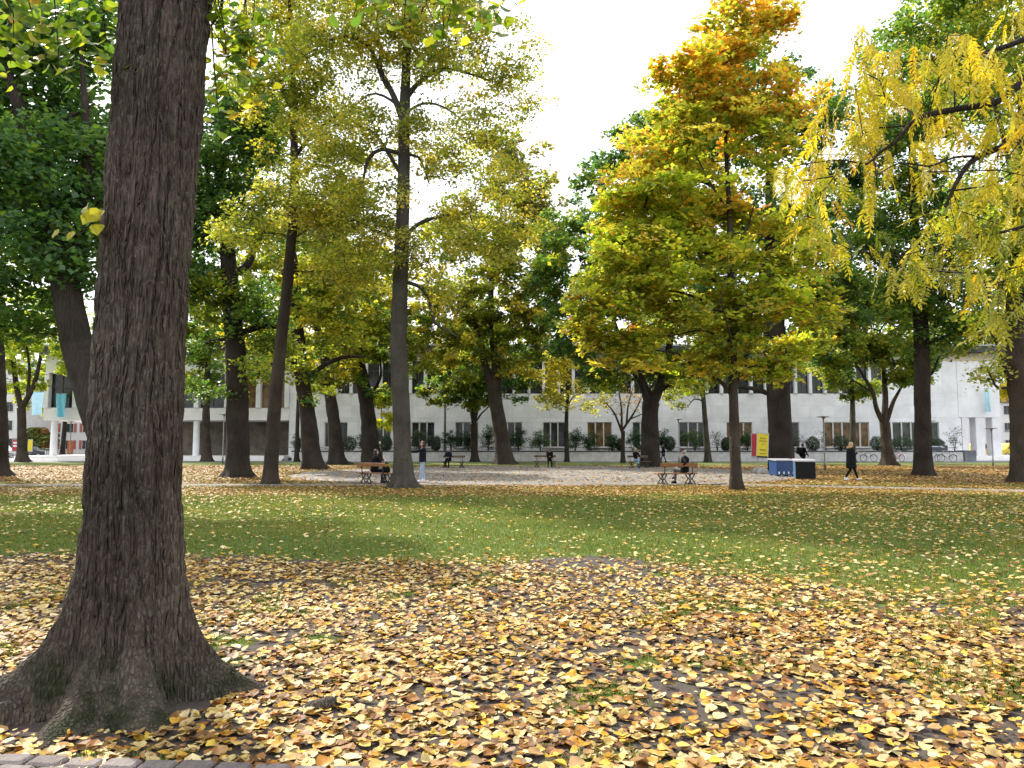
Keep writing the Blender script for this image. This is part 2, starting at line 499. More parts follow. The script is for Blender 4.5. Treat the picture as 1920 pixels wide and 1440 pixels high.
def mat_ground(name, c0, c1, spk, scale=30.0, bump=.5, leaf=0.0):
    m, nt, b = new_mat(name)
    geo = N(nt, 'ShaderNodeNewGeometry')
    a = N(nt, 'ShaderNodeTexNoise', Scale=scale, Detail=7.0, Roughness=.75); nt.links.new(geo.outputs['Position'], a.inputs['Vector'])
    c = N(nt, 'ShaderNodeTexNoise', Scale=.5, Detail=5.0); nt.links.new(geo.outputs['Position'], c.inputs['Vector'])
    col = ramp_out(nt, a.outputs['Fac'], [(.3, c0), (.7, c1)])
    col = mixc(nt, .45, col, ramp_out(nt, c.outputs['Fac'], [(.35, tuple(k * .7 for k in c0)), (.65, c1)]))
    if leaf:
        vo = N(nt, 'ShaderNodeTexVoronoi', Scale=8.0); nt.links.new(geo.outputs['Position'], vo.inputs['Vector'])
        s = N(nt, 'ShaderNodeSeparateColor'); nt.links.new(vo.outputs['Color'], s.inputs['Color'])
        lt = N(nt, 'ShaderNodeMath', operation='LESS_THAN'); nt.links.new(s.outputs['Green'], lt.inputs[0]); lt.inputs[1].default_value = leaf
        col = mixc(nt, lt.outputs[0], col, ramp_out(nt, s.outputs['Red'], [(0, (.25, .13, .04)), (.5, (.48, .30, .07)), (1, (.6, .48, .22))]))
    nt.links.new(col, b.inputs['Base Color']); b.inputs['Roughness'].default_value = .9
    bp = N(nt, 'ShaderNodeBump', Strength=bump, Distance=.015); nt.links.new(a.outputs['Fac'], bp.inputs['Height']); nt.links.new(bp.outputs['Normal'], b.inputs['Normal'])
    return m
M['gravel'] = mat_ground('gravel', (.10, .095, .09), (.19, .183, .178), None, 40, .6, leaf=.06)
M['path'] = mat_ground('path', (.11, .105, .10), (.20, .19, .185), None, 40, .4, leaf=.05)
M['asphalt'] = mat_ground('asphalt', (.11, .11, .115), (.19, .19, .20), None, 30, .3)

# round gravel plaza with an uneven rim
th = np.linspace(0, 2 * math.pi, 181)[:-1]
rr = 1 + .02 * (fbm(np.stack([np.cos(th) * 4, np.sin(th) * 4, 0 * th], 1), 5) - .5) * 2
ring = np.stack([PLAZA[0] + PLAZA[2] * rr * np.cos(th), PLAZA[1] + PLAZA[3] * rr * np.sin(th), 0 * th + .012], 1)
tag(link('gravel_plaza', mesh_np('gravel_plaza', ring, [tuple(range(180))], mats=[M['gravel']])), kind='structure')

def band(name, pts, w, z, mat):
    pts = np.array(pts, dtype=float)
    t = np.linspace(0, len(pts) - 1, 60)
    q = np.stack([np.interp(t, np.arange(len(pts)), pts[:, k]) for k in (0, 1)], 1)
    for _ in range(6):
        q[1:-1] = (q[:-2] + q[1:-1] * 2 + q[2:]) / 4
    d = np.gradient(q, axis=0); d /= np.linalg.norm(d, axis=1, keepdims=True)
    nrm = np.stack([-d[:, 1], d[:, 0]], 1)
    j = .08 * (rng.random(60) - .5)
    a = q + nrm * (w / 2 + j)[:, None]; c = q - nrm * (w / 2 - j)[:, None]
    v = np.zeros((120, 3)); v[:60, :2] = a; v[60:, :2] = c; v[:, 2] = z
    f = [(i + 60, i + 61, i + 1, i) for i in range(59)]
    return tag(link(name, mesh_np(name, v, f, mats=[mat])), kind='structure'), c
path_o, _ = band('footpath', PATH, 2.0, .008, M['path'])
# thin steel edging along the near side of plaza and path
m_edge = mat_plain('edging_steel', (.045, .038, .032), .7, .4)
eb = MB()
ea = np.linspace(math.radians(233), math.radians(303), 40)
eb.tube([(PLAZA[0] + PLAZA[2] * 1.01 * math.cos(a), PLAZA[1] + PLAZA[3] * 1.01 * math.sin(a), .02) for a in ea], .03, 5)
tag(eb.build('path_edging', m_edge), kind='structure')

# street and pavement in front of the building, down to the houses at both ends
v = [(-160, 73.4, .008), (160, 71.8, .008), (160, 210, .008), (-160, 210, .008)]
tag(link('street', mesh_np('street', v, [(0, 1, 2, 3)], mats=[M['asphalt']])), kind='structure')

# ---------------------------------------------------------------- grass blades
def leaf_cards(name, c, n, t, size, col, tmpl, tris, mat, wid=None):
    """many small leaves in one mesh: centre, normal, direction, size, colour; tmpl (K,3) in (side, along, up)"""
    n = n / np.linalg.norm(n, axis=1, keepdims=True)
    t = t - n * (t * n).sum(1, keepdims=True); t /= np.maximum(np.linalg.norm(t, axis=1, keepdims=True), 1e-6)
    s = np.cross(t, n)
    K = len(tmpl); L = len(c)
    w = size if wid is None else wid
    v = c[:, None, :] + (s * w[:, None])[:, None, :] * tmpl[None, :, 0:1] + (t * size[:, None])[:, None, :] * tmpl[None, :, 1:2] + (n * size[:, None])[:, None, :] * tmpl[None, :, 2:3]
    f = (np.arange(L) * K)[:, None, None] + tris[None]
    cc = np.repeat(col, K, axis=0)
    return mesh_np(name, v.reshape(-1, 3), f.reshape(-1, 3), cols=cc, mats=[mat])

def rnd_dir(n):
    v = rng.normal(size=(n, 3)); return v / np.linalg.norm(v, axis=1, keepdims=True)

def scatter(n, ymin, ymax, power=1.0, xpad=1.5):
    """points spread over the ground in front, denser close by"""
    u = rng.random(n)
    y = ymin * (ymax / ymin) ** u if power else ymin + (ymax - ymin) * u
    x = (rng.random(n) * 2 - 1) * (y * .70 + xpad)
    return x, y

nb = 410000
u = rng.random(nb); gyb = 3.6 + (31 - 3.6) * u ** 1.25
gxb = (rng.random(nb) * 2 - 1) * (gyb * .72 + 3.4)
gk = grass_mask(gxb, gyb)
keep = (rng.random(nb) < np.clip(gk * 1.2 - .1, 0, 1)) & (in_plaza(gxb, gyb) > 1.0) & ((np.abs(gyb - np.interp(gxb, PATHX, PATHY)) > 1.0) | (gyb < 20))
gxb, gyb = gxb[keep], gyb[keep]; nb = len(gxb)
gh = (.028 + .045 * rng.random(nb)) * (.6 + .8 * fbm(np.stack([gxb, gyb, 0 * gxb], 1), 61)) * (1 + .25 * sstep(8, 20, gyb))
gw = .005 + .006 * rng.random(nb) + .0007 * gyb
up = np.stack([rng.normal(size=nb) * .45, rng.normal(size=nb) * .45, np.ones(nb)], 1)
gc = np.stack([gxb, gyb, H(gxb, gyb) - .003], 1)
patch = fbm(np.stack([gxb * .5, gyb * .5, 0 * gxb], 1), 62)[:, None]
k = rng.random((nb, 1))
gcl = (np.array([[.075, .122, .024]]) * (1 - k) + np.array([[.21, .235, .05]]) * k) * (1 - .0 * patch) + np.array([[.06, .035, .01]]) * sstep(.45, .7, patch)
blade = np.array([[-.5, 0, 0], [.5, 0, 0], [0, 1, .18]]); btri = np.array([[0, 1, 2]])
fw = rnd_dir(nb); fw[:, 2] *= .2
me = leaf_cards('lawn_grass', gc, fw, up, gh, gcl, blade, btri, M['grass'], wid=gw)
tag(link('lawn_grass', me), 'short green lawn grass with bare edges towards the leaf litter', 'grass', kind='stuff')

# ---------------------------------------------------------------- fallen leaves
LIT = np.array([[.54, .42, .185], [.59, .49, .28], [.45, .32, .09], [.50, .29, .03], [.40, .18, .022], [.27, .12, .035], [.15, .07, .03], [.35, .21, .09], [.52, .37, .05], [.20, .12, .06]])
LIT *= np.array([1.0, .985, .92])
LITP = np.array([.20, .14, .14, .09, .06, .09, .08, .11, .03, .06]); LITP = LITP / LITP.sum()
def heart(nseg=12, curl=.12, seed=0):
    r = np.random.default_rng(seed)
    a = np.linspace(0, 2 * math.pi, nseg + 1)[:-1]
    # heart shaped linden leaf, base notch at y=0, tip at y=1
    rad = .46 * (1 + .18 * np.cos(a) ** 3) 
    x = rad * np.sin(a) * 1.02; y = .46 + .44 * np.cos(a)
    y = np.where(np.abs(a) < 1e-6, 1.06, y); y = np.where(np.abs(a - math.pi) < .05, .12, y)
    x = x * (1 + r.uniform(-.08, .08, nseg)); 
    c1, c2, ph = r.uniform(-curl, curl * 1.6), r.uniform(-curl, curl), r.uniform(0, 6.28)
    z = c1 * (x / .46) ** 2 + c2 * ((y - .5) / .5) ** 2 + .05 * np.sin(a * 2 + ph) + r.uniform(-.03, .03, nseg)
    v = np.concatenate([[[0, .45, -.02]], np.stack([x, y, z], 1)])
    v[:, 1] -= .45
    t = np.array([[0, 1 + i, 1 + (i + 1) % nseg] for i in range(nseg)])
    return v, t

def lit_cols(n, warm=0.0):
    c = LIT[rng.choice(len(LIT), n, p=LITP)] * (.72 + .5 * rng.random((n, 1)))
    if np.ndim(warm) or warm:
        c = c * (1 - np.array([[.0, .30, .55]]) * np.reshape(warm, (-1, 1)))
    return c

def place_litter(nt_, ymin, ymax, norm):
    u = rng.random(nt_); y = np.sqrt(ymin ** 2 + (ymax ** 2 - ymin ** 2) * u)
    x = (rng.random(nt_) * 2 - 1) * (y * .72 + 3.2)
    k = rng.random(nt_) < litter_density(x, y) / norm
    return x[k], y[k]
def area(ymin, ymax): return (ymax ** 2 - ymin ** 2) * .72 + 6.4 * (ymax - ymin)

T1X, T1Y = -2.38, 4.86
def off_trunk(x, y):
    d = np.hypot(x - T1X, y - T1Y); return d > .62
NRM = 660.0
x, y = place_litter(int(NRM * area(2.6, 7.2)), 2.6, 7.2, NRM)
o = np.argsort(y); x, y = x[o], y[o]; k = off_trunk(x, y); x, y = x[k], y[k]
# on the paved strip in the corner only a few leaves lie
pav = y < 3.965 - .125 * (x + 2.6)
k = ~pav | (rng.random(len(x)) < .22); x, y = x[k], y[k]
near_xy = np.stack([x, y], 1)
vis = (np.abs(x) < .655 * y + .0) & (y > 3.66)
ind = np.zeros(len(x), bool); ind[np.where(vis)[0][:300]] = True
def leaf_pose(n, flat=.19):
    nn = np.stack([rng.normal(size=n) * flat, rng.normal(size=n) * flat, np.ones(n)], 1)
    tt = rng.normal(size=(n, 3)); tt[:, 2] = 0
    return nn, tt
# one mesh of nearby leaves, several curled shapes
V, F, CL, off = [], [], [], 0
xs, ys = near_xy[~ind].T
sh = rng.integers(0, 8, len(xs))
hs_near = [heart(8, .10, s) for s in range(8)]
for s in range(8):
    q = np.where(sh == s)[0]; n = len(q)
    nn, tt = leaf_pose(n); nn /= np.linalg.norm(nn, axis=1, keepdims=True)
    tt -= nn * (tt * nn).sum(1, keepdims=True); tt /= np.linalg.norm(tt, axis=1, keepdims=True)
    sd = np.cross(tt, nn); sz = .026 + .066 * rng.random(n) ** 1.2
    c = np.stack([xs[q], ys[q], H(xs[q], ys[q]) + .009 + .02 * rng.random(n)], 1)
    tv, ti = hs_near[s]
    v = c[:, None] + sz[:, None, None] * (sd[:, None] * tv[None, :, 0:1] + tt[:, None] * tv[None, :, 1:2] + nn[:, None] * tv[None, :, 2:3])
    V.append(v.reshape(-1, 3)); F.append(((np.arange(n) * len(tv))[:, None, None] + ti[None]).reshape(-1, 3) + off); off += n * len(tv)
    cc = lit_cols(n)[:, None, :] * (.78 + .40 * rng.random((n, len(tv), 1))); br = (rng.random((n, 1, 1)) < .45) * (rng.random((n, len(tv), 1)) < .4); cc = cc * np.where(br, np.array([.62, .5, .4]), 1.0); CL.append(cc.reshape(-1, 3))
me = mesh_np('near', np.concatenate(V), np.concatenate(F), cols=np.concatenate(CL), mats=[M['litter']])
tag(link('fallen_leaves', me), 'thick litter of curled yellow and brown fallen leaves under the big trunk', 'leaves', kind='stuff')
# the closest leaves one by one, pieces of the ground
M['litter_single'] = mat_leaf('litter_single', .12, rough=.5, spec=.3, tint=(1.1, 1, .7), attr=False,
    stops=[(i * .1, tuple(LIT[i] * .95)) for i in range(10)])
single = []
for s in range(12):
    v, t = heart(14, .11, 40 + s)
    v = v * rng.uniform(.062, .10)
    st = np.array([[-.0015, 0, 0], [.0015, 0, 0], [.0015, -.035, .006], [-.0015, -.035, .004]]) + np.array([0, v[:, 1].min() * .75, 0])
    vv = np.concatenate([v, st]); n0 = len(v)
    single.append(mesh_np('leaf', vv, np.concatenate([t, [[n0, n0 + 1, n0 + 2], [n0, n0 + 2, n0 + 3]]]), mats=[M['litter_single']], smooth=True))
for (x_, y_) in near_xy[ind]:
    nn, tt = leaf_pose(1, .17)
    q = Vector(nn[0]).to_track_quat('Z', 'Y') @ Matrix.Rotation(rng.uniform(0, 6.28), 3, 'Z').to_quaternion()
    o = link('leaf', single[rng.integers(0, 12)], ground, (x_, y_, float(H([x_], [y_])[0]) + .018 + .02 * rng.random()))
    o.rotation_euler = q.to_euler()
# further out: simpler leaves
kite = np.array([[0, -.5, 0], [.40, -.1, .10], [.30, .25, .05], [0, .55, -.03], [-.30, .25, .08], [-.40, -.1, .05]])
ktri = np.array([[0, 1, 2], [0, 2, 3], [0, 3, 4], [0, 4, 5]])
k2 = np.array([[0, -.5, 0], [.42, .05, .10], [0, .55, 0], [-.42, .05, .06]]); k2t = np.array([[0, 1, 2], [0, 2, 3]])
for (a, bq, nm, tm, ti, s0, s1) in ((7.2, 11.5, 440., kite, ktri, .03, .092), (11.5, 17, 440., k2, k2t, .035, .098), (17, 31, 260., k2, k2t, .055, .11), (31, 62, 60., k2, k2t, .09, .15)):
    x, y = place_litter(int(nm * area(a, bq)), a, bq, nm)
    if a > 20:
        k = (in_plaza(x, y) > 1.0) | (rng.random(len(x)) < .10 + .45 * np.exp(-(y - 29) / 3)); x, y = x[k], y[k]
    n = len(x); nn, tt = leaf_pose(n, .2)
    gz = grass_mask(x, y)
    c = np.stack([x, y, H(x, y) + .014 + .03 * rng.random(n) * (.4 + gz)], 1)
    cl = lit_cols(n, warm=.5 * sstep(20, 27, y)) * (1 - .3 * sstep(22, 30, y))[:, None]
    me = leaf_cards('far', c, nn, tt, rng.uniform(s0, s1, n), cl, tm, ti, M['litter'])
    lab = {7.2: 'pale and brown fallen leaves thinning out where the litter meets the lawn', 11.5: 'scattered yellow leaves lying on the green lawn', 17: 'band of orange and yellow fallen leaves along the near edge of the gravel plaza', 31: 'fallen leaves strewn over the plaza and the grass around it'}[a]
    tag(link('fallen_leaves', me), lab, 'leaves', kind='stuff')

# paved strip in the near corner: single setts, pieces of the strip
M['sett'] = mat_plain('sett', (.15, .125, .12), .85, .3, 25, bump=.6, bscale=120, objvar=.25, wpos=True)
M['joint'] = mat_plain('joint_soil', (.05, .042, .036), .95, .4, 40)
ps = MB(); 
A0 = np.array([-2.62, 3.93]); dv = np.array([1.0, -.085]); dv /= np.linalg.norm(dv); nv = np.array([-dv[1], dv[0]])
q = [A0 - dv * 3 - nv * 0, A0 + dv * 6, A0 + dv * 6 - nv * 1.1, A0 - dv * 3 - nv * 1.1]
strip = link('paved_path', mesh_np('paved_path', [(*p, .02) for p in q], [(3, 2, 1, 0)], mats=[M['joint']])); tag(strip, kind='structure')
sett_me = [MB().box((0, 0, 0), (.172 * rng.uniform(.95, 1.0), .108, .07), 0, .012).mesh('sett', M['sett'], False) for _ in range(5)]
for r in range(7):
    for i in range(32):
        p = A0 - nv * (.062 + r * .12) + dv * (-2 + (i + .5 * (r % 2)) * .184)
        o = link('sett', sett_me[rng.integers(0, 5)], strip, (p[0], p[1], .012 + rng.uniform(-.004, .004)))
        o.rotation_euler = (rng.normal() * .012, rng.normal() * .012, math.atan2(dv[1], dv[0]) + rng.normal() * .012)
# ================================================================ trees
def catmull(pts, step):
    pts = np.array(pts, dtype=float)
    if len(pts) < 3:
        n = max(2, int(np.linalg.norm(pts[-1] - pts[0]) / step) + 1)
        return np.linspace(pts[0], pts[-1], n)
    q = np.concatenate([[2 * pts[0] - pts[1]], pts, [2 * pts[-1] - pts[-2]]]); out = []
    for i in range(1, len(q) - 2):
        n = max(2, int(np.linalg.norm((q[i + 1] - q[i])[:3]) / step))
        for t in np.linspace(0, 1, n, endpoint=False):
            out.append(.5 * ((2 * q[i]) + (-q[i - 1] + q[i + 1]) * t + (2 * q[i - 1] - 5 * q[i] + 4 * q[i + 1] - q[i + 2]) * t * t + (-q[i - 1] + 3 * q[i] - 3 * q[i + 1] + q[i + 2]) * t ** 3))
    out.append(pts[-1]); return np.array(out)

def loft(pts, r, sides, flare=0.0, fh=.5, lobes=5, rough=.05, seed=0):
    """tapering bole with root flare; returns verts, quads"""
    n = len(pts); t = np.gradient(pts, axis=0); t /= np.linalg.norm(t, axis=1, keepdims=True)
    u = np.array([1.0, 0, 0]); a = np.arange(sides) * 2 * math.pi / sides; V = []
    ph = (seed * 1.7) % 6.28
    for i in range(n):
        u = u - t[i] * u.dot(t[i]); u /= np.linalg.norm(u); w = np.cross(t[i], u)
        z = pts[i][2]
        rad = r[i] * (1 + rough * 2 * (fbm(np.stack([np.cos(a) * 2.2, np.sin(a) * 2.2, 0 * a + z * 1.3 + seed], 1), seed) - .5))
        if flare:
            e = math.exp(-max(z, 0) / fh)
            lob = .55 + .45 * np.cos(lobes * a + ph + 1.1 * np.sin(a * 2 + seed))
            rad = rad + r[i] * flare * e * (.35 + lob) * (1 + .8 * math.exp(-max(z, 0) / (fh * .3)) * (lob > .75))
            rad = rad * (1 + .05 * np.cos(lobes * a + ph) * math.exp(-max(z, 0) / (fh * 3)))
        V.append(pts[i] + rad[:, None] * (np.cos(a)[:, None] * u + np.sin(a)[:, None] * w))
    idx = np.arange(n * sides).reshape(n, sides)
    f = np.stack([idx[:-1], np.roll(idx[:-1], -1, 1), np.roll(idx[1:], -1, 1), idx[1:]], -1).reshape(-1, 4)
    return np.concatenate(V), f

def frustums(p0, p1, r0, r1, sides):
    """many short branch pieces at once"""
    t = p1 - p0; L = np.linalg.norm(t, axis=1, keepdims=True); t = t / np.maximum(L, 1e-6)
    ref = np.where(np.abs(t[:, 2:3]) < .9, np.array([[0, 0, 1.0]]), np.array([[1.0, 0, 0]]))
    u = np.cross(t, ref); u /= np.linalg.norm(u, axis=1, keepdims=True); w = np.cross(t, u)
    a = np.arange(sides) * 2 * math.pi / sides
    ring = np.cos(a)[None, :, None] * u[:, None] + np.sin(a)[None, :, None] * w[:, None]
    v = np.concatenate([p0[:, None] + ring * r0[:, None, None], (p1 + t * r1[:, None] * .3)[:, None] + ring * r1[:, None, None]], 1)
    b = (np.arange(len(p0)) * sides * 2)[:, None]
    j = np.arange(sides); k = (j + 1) % sides
    f = np.stack([b + j, b + k, b + k + sides, b + j + sides], -1).reshape(-1, 4)
    return v.reshape(-1, 3), f

PAL = {
 'dark':   [(.044, .098, .054), (.058, .12, .054), (.078, .15, .048)],
 'green':  [(.055, .115, .032), (.08, .155, .032), (.13, .195, .035)],
 'olive':  [(.085, .12, .032), (.14, .165, .036), (.22, .215, .045)],
 'ygreen': [(.11, .16, .03), (.20, .235, .034), (.32, .31, .045)],
 'lime':   [(.14, .22, .03), (.26, .31, .035), (.40, .40, .045)],
 'yellow': [(.30, .28, .035), (.45, .39, .045), (.55, .47, .06)],
 'gold':   [(.22, .20, .035), (.37, .30, .045), (.48, .38, .07)],
 'orange': [(.29, .135, .03), (.42, .215, .032), (.50, .31, .05)],
 'rust':   [(.16, .07, .02), (.25, .11, .03), (.30, .15, .04)],
 'pale':   [(.24, .26, .08), (.36, .36, .11), (.42, .40, .15)],
 'brown':  [(.13, .12, .05), (.19, .16, .05), (.24, .21, .065)],
}
def pal(name, n):
    a = np.array(PAL[name]); t = np.clip(rng.random(n) * 1.15, 0, .999) * 2
    i = t.astype(int).clip(0, 1); f = (t - i).clip(0, 1)[:, None]
    return a[i] * (1 - f) + a[i + 1] * f

def skeleton(nodes, par, rad, targets, base_ok, sag=.12):
    """join each leaf clump to the branches already there; returns nodes, parents"""
    nodes = list(nodes); par = list(par)
    cap = len(nodes) + len(targets) * 16 + 10
    A = np.zeros((cap, 3)); A[:len(nodes)] = nodes; n = len(nodes)
    ok = np.zeros(cap, bool); ok[:n] = base_ok
    plen = np.zeros(cap); zc = A[:n, 2].copy()
    d0 = np.array([np.min(np.linalg.norm(A[:n][base_ok] - t, axis=1)) for t in targets])
    tips = []
    for k in np.argsort(d0):
        c = targets[k]; dv = c - A[:n]; d = np.linalg.norm(dv, axis=1)
        cost = d + .28 * plen[:n] + np.where(dv[:, 2] < 0, -dv[:, 2] * .9, -dv[:, 2] * .12) + np.where(ok[:n], 0, 1e6)
        j = int(np.argmin(cost)); L = d[j]
        m = max(1, min(14, int(L / .55)))
        mid = (A[j] + c) / 2 + np.array([0, 0, L * sag]) + rng.normal(size=3) * L * .10
        prev = j
        for s in range(1, m + 1):
            t = s / m; p = (1 - t) ** 2 * A[j] + 2 * t * (1 - t) * mid + t * t * c
            if s < m: p = p + rng.normal(size=3) * .05 * min(L, 2)
            A[n] = p; ok[n] = True; plen[n] = plen[prev] + L / m; par.append(prev); prev = n; n += 1
        tips.append(prev)
    return A[:n], np.array(par), np.array(tips)

k3 = np.array([[0, -.5, 0], [.5, -.02, .12], [0, .55, 0], [-.5, -.02, .08]])
LEAVES_TOTAL = [0]
LMUL = 1.6
def tree(name, label, Y, base, trunk, wid, bark, blobs, leaves, leaf=.12, limbs=(), first=None, clumps=None, spray=(.55, .16),
         group=None, flare=.5, fh=.36, sides=18, gap=.42, colour=None, clr=.9, tip=.007, flat=.45, sag=.12, world=False, lobes=5, nostart=0):
    """trunk, limbs and crown given where they stand at distance Y; base = trunk foot"""
    leaves = int(leaves * LMUL); flare = flare * .6; leaf = leaf * (1.24 if Y < 40 else 1.40); gap = gap - .08; clumps = int(clumps * 1.6) if clumps else None
    root = thing(name, label, 'tree', (base[0], base[1], 0), 0, group)
    o = np.array([base[0], base[1], 0.0]); sc = 1.0 if world else Y / FPX
    tr = lambda q: (np.array(q[:3], float) if world else P(q[0], q[1], Y + (q[2] if len(q) > 2 else 0)))
    tp = np.array([tr(q) for q in trunk]) - o
    tp[0] = (tp[0][0], tp[0][1], -.12)
    w = np.array(wid, float) * sc / 2
    k4 = np.concatenate([tp, w[:, None]], 1)
    cm = catmull(k4, .22 if Y < 45 else .35)
    pts, rr = cm[:, :3], np.maximum(cm[:, 3], .01)
    seed = int(abs(base[0] * 7 + base[1] * 3)) + 1
    V, F = loft(pts, rr, sides, flare, fh, lobes, .15, seed)
    Vs, Fs, off = [V], [F], len(V)
    # skeleton nodes: trunk, then named limbs
    ztop = pts[:, 2].max()
    z1 = first if first is not None else ztop * .45
    step = 2
    nd = [p for p in pts[::step]]; nr = [r for r in rr[::step]]; par = [-1] + list(range(len(nd) - 1))
    ok = [p[2] > z1 for p in nd]
    tn = len(nd)
    for lb in limbs:
        lp = np.array([tr(q) for q in lb[0]]) - o
        i0 = int(np.argmin(np.linalg.norm(np.array(nd) - lp[0], axis=1)))
        lr = np.interp(np.linspace(0, 1, len(lp)), np.linspace(0, 1, len(lb[1])), np.array(lb[1], float) * sc / 2)
        lp2 = np.concatenate([[np.array(nd[i0]) * .7 + lp[0] * .3], lp[1:]]) if np.linalg.norm(nd[i0] - lp[0]) < nr[i0] * 3 + .3 else lp
        c4 = catmull(np.concatenate([lp2, lr[:, None]], 1), .25 if Y < 45 else .4)
        v, f = loft(c4[:, :3], np.maximum(c4[:, 3], .008), 9, 0, rough=.10, seed=seed + len(nd)); Vs.append(v); Fs.append(f + off); off += len(v)
        prev = i0
        for q in range(1, len(c4)):
            nd.append(c4[q, :3]); nr.append(c4[q, 3]); par.append(prev); prev = len(nd) - 1; ok.append(q > 1)
    fixed = len(nd)
    # clump centres inside the crown's lobes
    nc = clumps or max(40, leaves // 95)
    B = []
    for bq in blobs:
        c = tr((bq[0], bq[1], bq[4] if len(bq) > 4 and not world else 0)) if not world else np.array(bq[:3], float)
        if world: rx, ry, rz = bq[3], bq[4], bq[5]; pn = bq[6] if len(bq) > 6 else None
        else: rx, rz = bq[2] * sc * 1.1, bq[3] * sc * 1.1; ry = max(rx, rz) * .95; pn = bq[5] if len(bq) > 5 else None
        B.append((c - o, np.array([rx, ry, rz]), pn))
    vol = np.array([np.prod(q[1]) ** .8 for q in B]); pr = vol / vol.sum()
    T, TP, EXT = [], [], []
    tries = 0
    while len(T) < nc and tries < nc * 30:
        tries += 1
        k = rng.choice(len(B), p=pr); d = rnd_dir(1)[0] * (rng.random() ** (1 / 2.7))
        p = B[k][0] + d * B[k][1]
        if p[2] < 1.6 and not nostart: continue
        if vn(((p + o) * np.array([.55, .55, .8]) / max(1, leaf * 5))[None], seed)[0] < gap - .0: continue
        T.append(p); TP.append(B[k][2]); EXT.append(np.linalg.norm(d))
    T = np.array(T)
    A, par, tips = skeleton(nd, par, nr, T, np.array(ok), sag)
    # branch thickness: thin twigs add up towards the trunk
    n = len(A); R = np.zeros(n); acc = np.zeros(n); acc[tips] += tip ** 2.2
    order = np.arange(n)
    for i in range(n - 1, 0, -1):
        if acc[i] == 0: acc[i] = (tip * .8) ** 2.2
        acc[par[i]] += acc[i] if i >= fixed else 0
    R = acc ** (1 / 2.2)
    R[:fixed] = np.array(nr)
    i = np.arange(fixed, n); pr_ = np.minimum(R[par[i]], np.where(par[i] < fixed, np.minimum(R[i] * 1.6, R[par[i]] * .8), R[par[i]]))
    thick = R[i] > .022
    for sel, sd in ((thick, 6), (~thick, 3)):
        q = i[sel]
        if len(q):
            v, f = frustums(A[par[q]], A[q], np.maximum(pr_[sel], R[q]), R[q], sd); Vs.append(v); Fs.append(f + off); off += len(v)
    link('trunk', mesh_np('trunk', np.concatenate(Vs), np.concatenate(Fs), mats=[M[bark]], smooth=True), root)
    if not leaves: return root
    # leaves: flat sprays round every clump centre
    ns = 4; per = max(1, int(round(leaves / (len(T) * ns))))
    sr = spray[0] * (.7 + .6 * rng.random((len(T), 1)))
    sc0 = np.repeat(T, ns, 0) + rnd_dir(len(T) * ns) * np.repeat(sr, ns, 0) * np.array([1, 1, .42])
    sn = np.stack([rng.normal(size=len(sc0)) * .35, rng.normal(size=len(sc0)) * .35, np.ones(len(sc0))], 1)
    rad = spray[0] * .95
    L = len(sc0) * per
    ci = np.repeat(np.arange(len(sc0)), per)
    ang = rng.random(L) * 6.283; rd = np.sqrt(rng.random(L)) * rad
    up = sn[ci] / np.linalg.norm(sn[ci], axis=1, keepdims=True)
    e1 = np.cross(up, np.array([[0.3, 1, .1]])); e1 /= np.linalg.norm(e1, axis=1, keepdims=True); e2 = np.cross(up, e1)
    rv = e1 * np.cos(ang)[:, None] + e2 * np.sin(ang)[:, None]
    c = sc0[ci] + rv * rd[:, None] + up * rng.normal(size=(L, 1)) * spray[1]
    c[:, 2] -= .25 * rd ** 2
    nrm = up + rng.normal(size=(L, 3)) * flat
    tdir = rv + rng.normal(size=(L, 3)) * .6 - np.array([0, 0, .45])
    # colour: each clump leans one way, each leaf varies
    cl = np.zeros((L, 3)); tcl = np.repeat(np.arange(len(T)), ns)[ci]
    pn = np.array([q if q else '' for q in TP], dtype=object)
    cz = (T[:, 2] - T[:, 2].min()) / max(1e-3, np.ptp(T[:, 2])); ex = np.array(EXT)
    if colour:
        names = np.array([colour(a, e_) if not p_ else p_ for a, e_, p_ in zip(cz, ex, pn)], dtype=object)
    else:
        names = np.array([p_ if p_ else 'green' for p_ in pn], dtype=object)
    ln = names[tcl]; sw = rng.random(L) < .28; ln[sw] = names[rng.integers(0, len(T), int(sw.sum()))]
    for nm in set(names):
        q = np.where(ln == nm)[0]; cl[q] = pal(nm, len(q))
    cl *= (.78 + .44 * rng.random((len(T), 1)))[tcl] * clr * 1.45
    sz = leaf * (.65 + .7 * rng.random(L))
    link('crown', leaf_cards('crown', c, nrm, tdir, sz, cl, k3, k2t, M['leaf'], wid=sz * .95), root)['kind'] = 'stuff'
    LEAVES_TOTAL[0] += L
    return root

def mixpal(*opts):
    """choose a colour family for a clump: ((name, weight), ...)"""
    nm = [o_[0] for o_ in opts]; w = np.array([o_[1] for o_ in opts], float); w /= w.sum()
    return lambda z, e: nm[rng.choice(len(nm), p=w)]

def foot(px, py): return G(px, py)[:2]

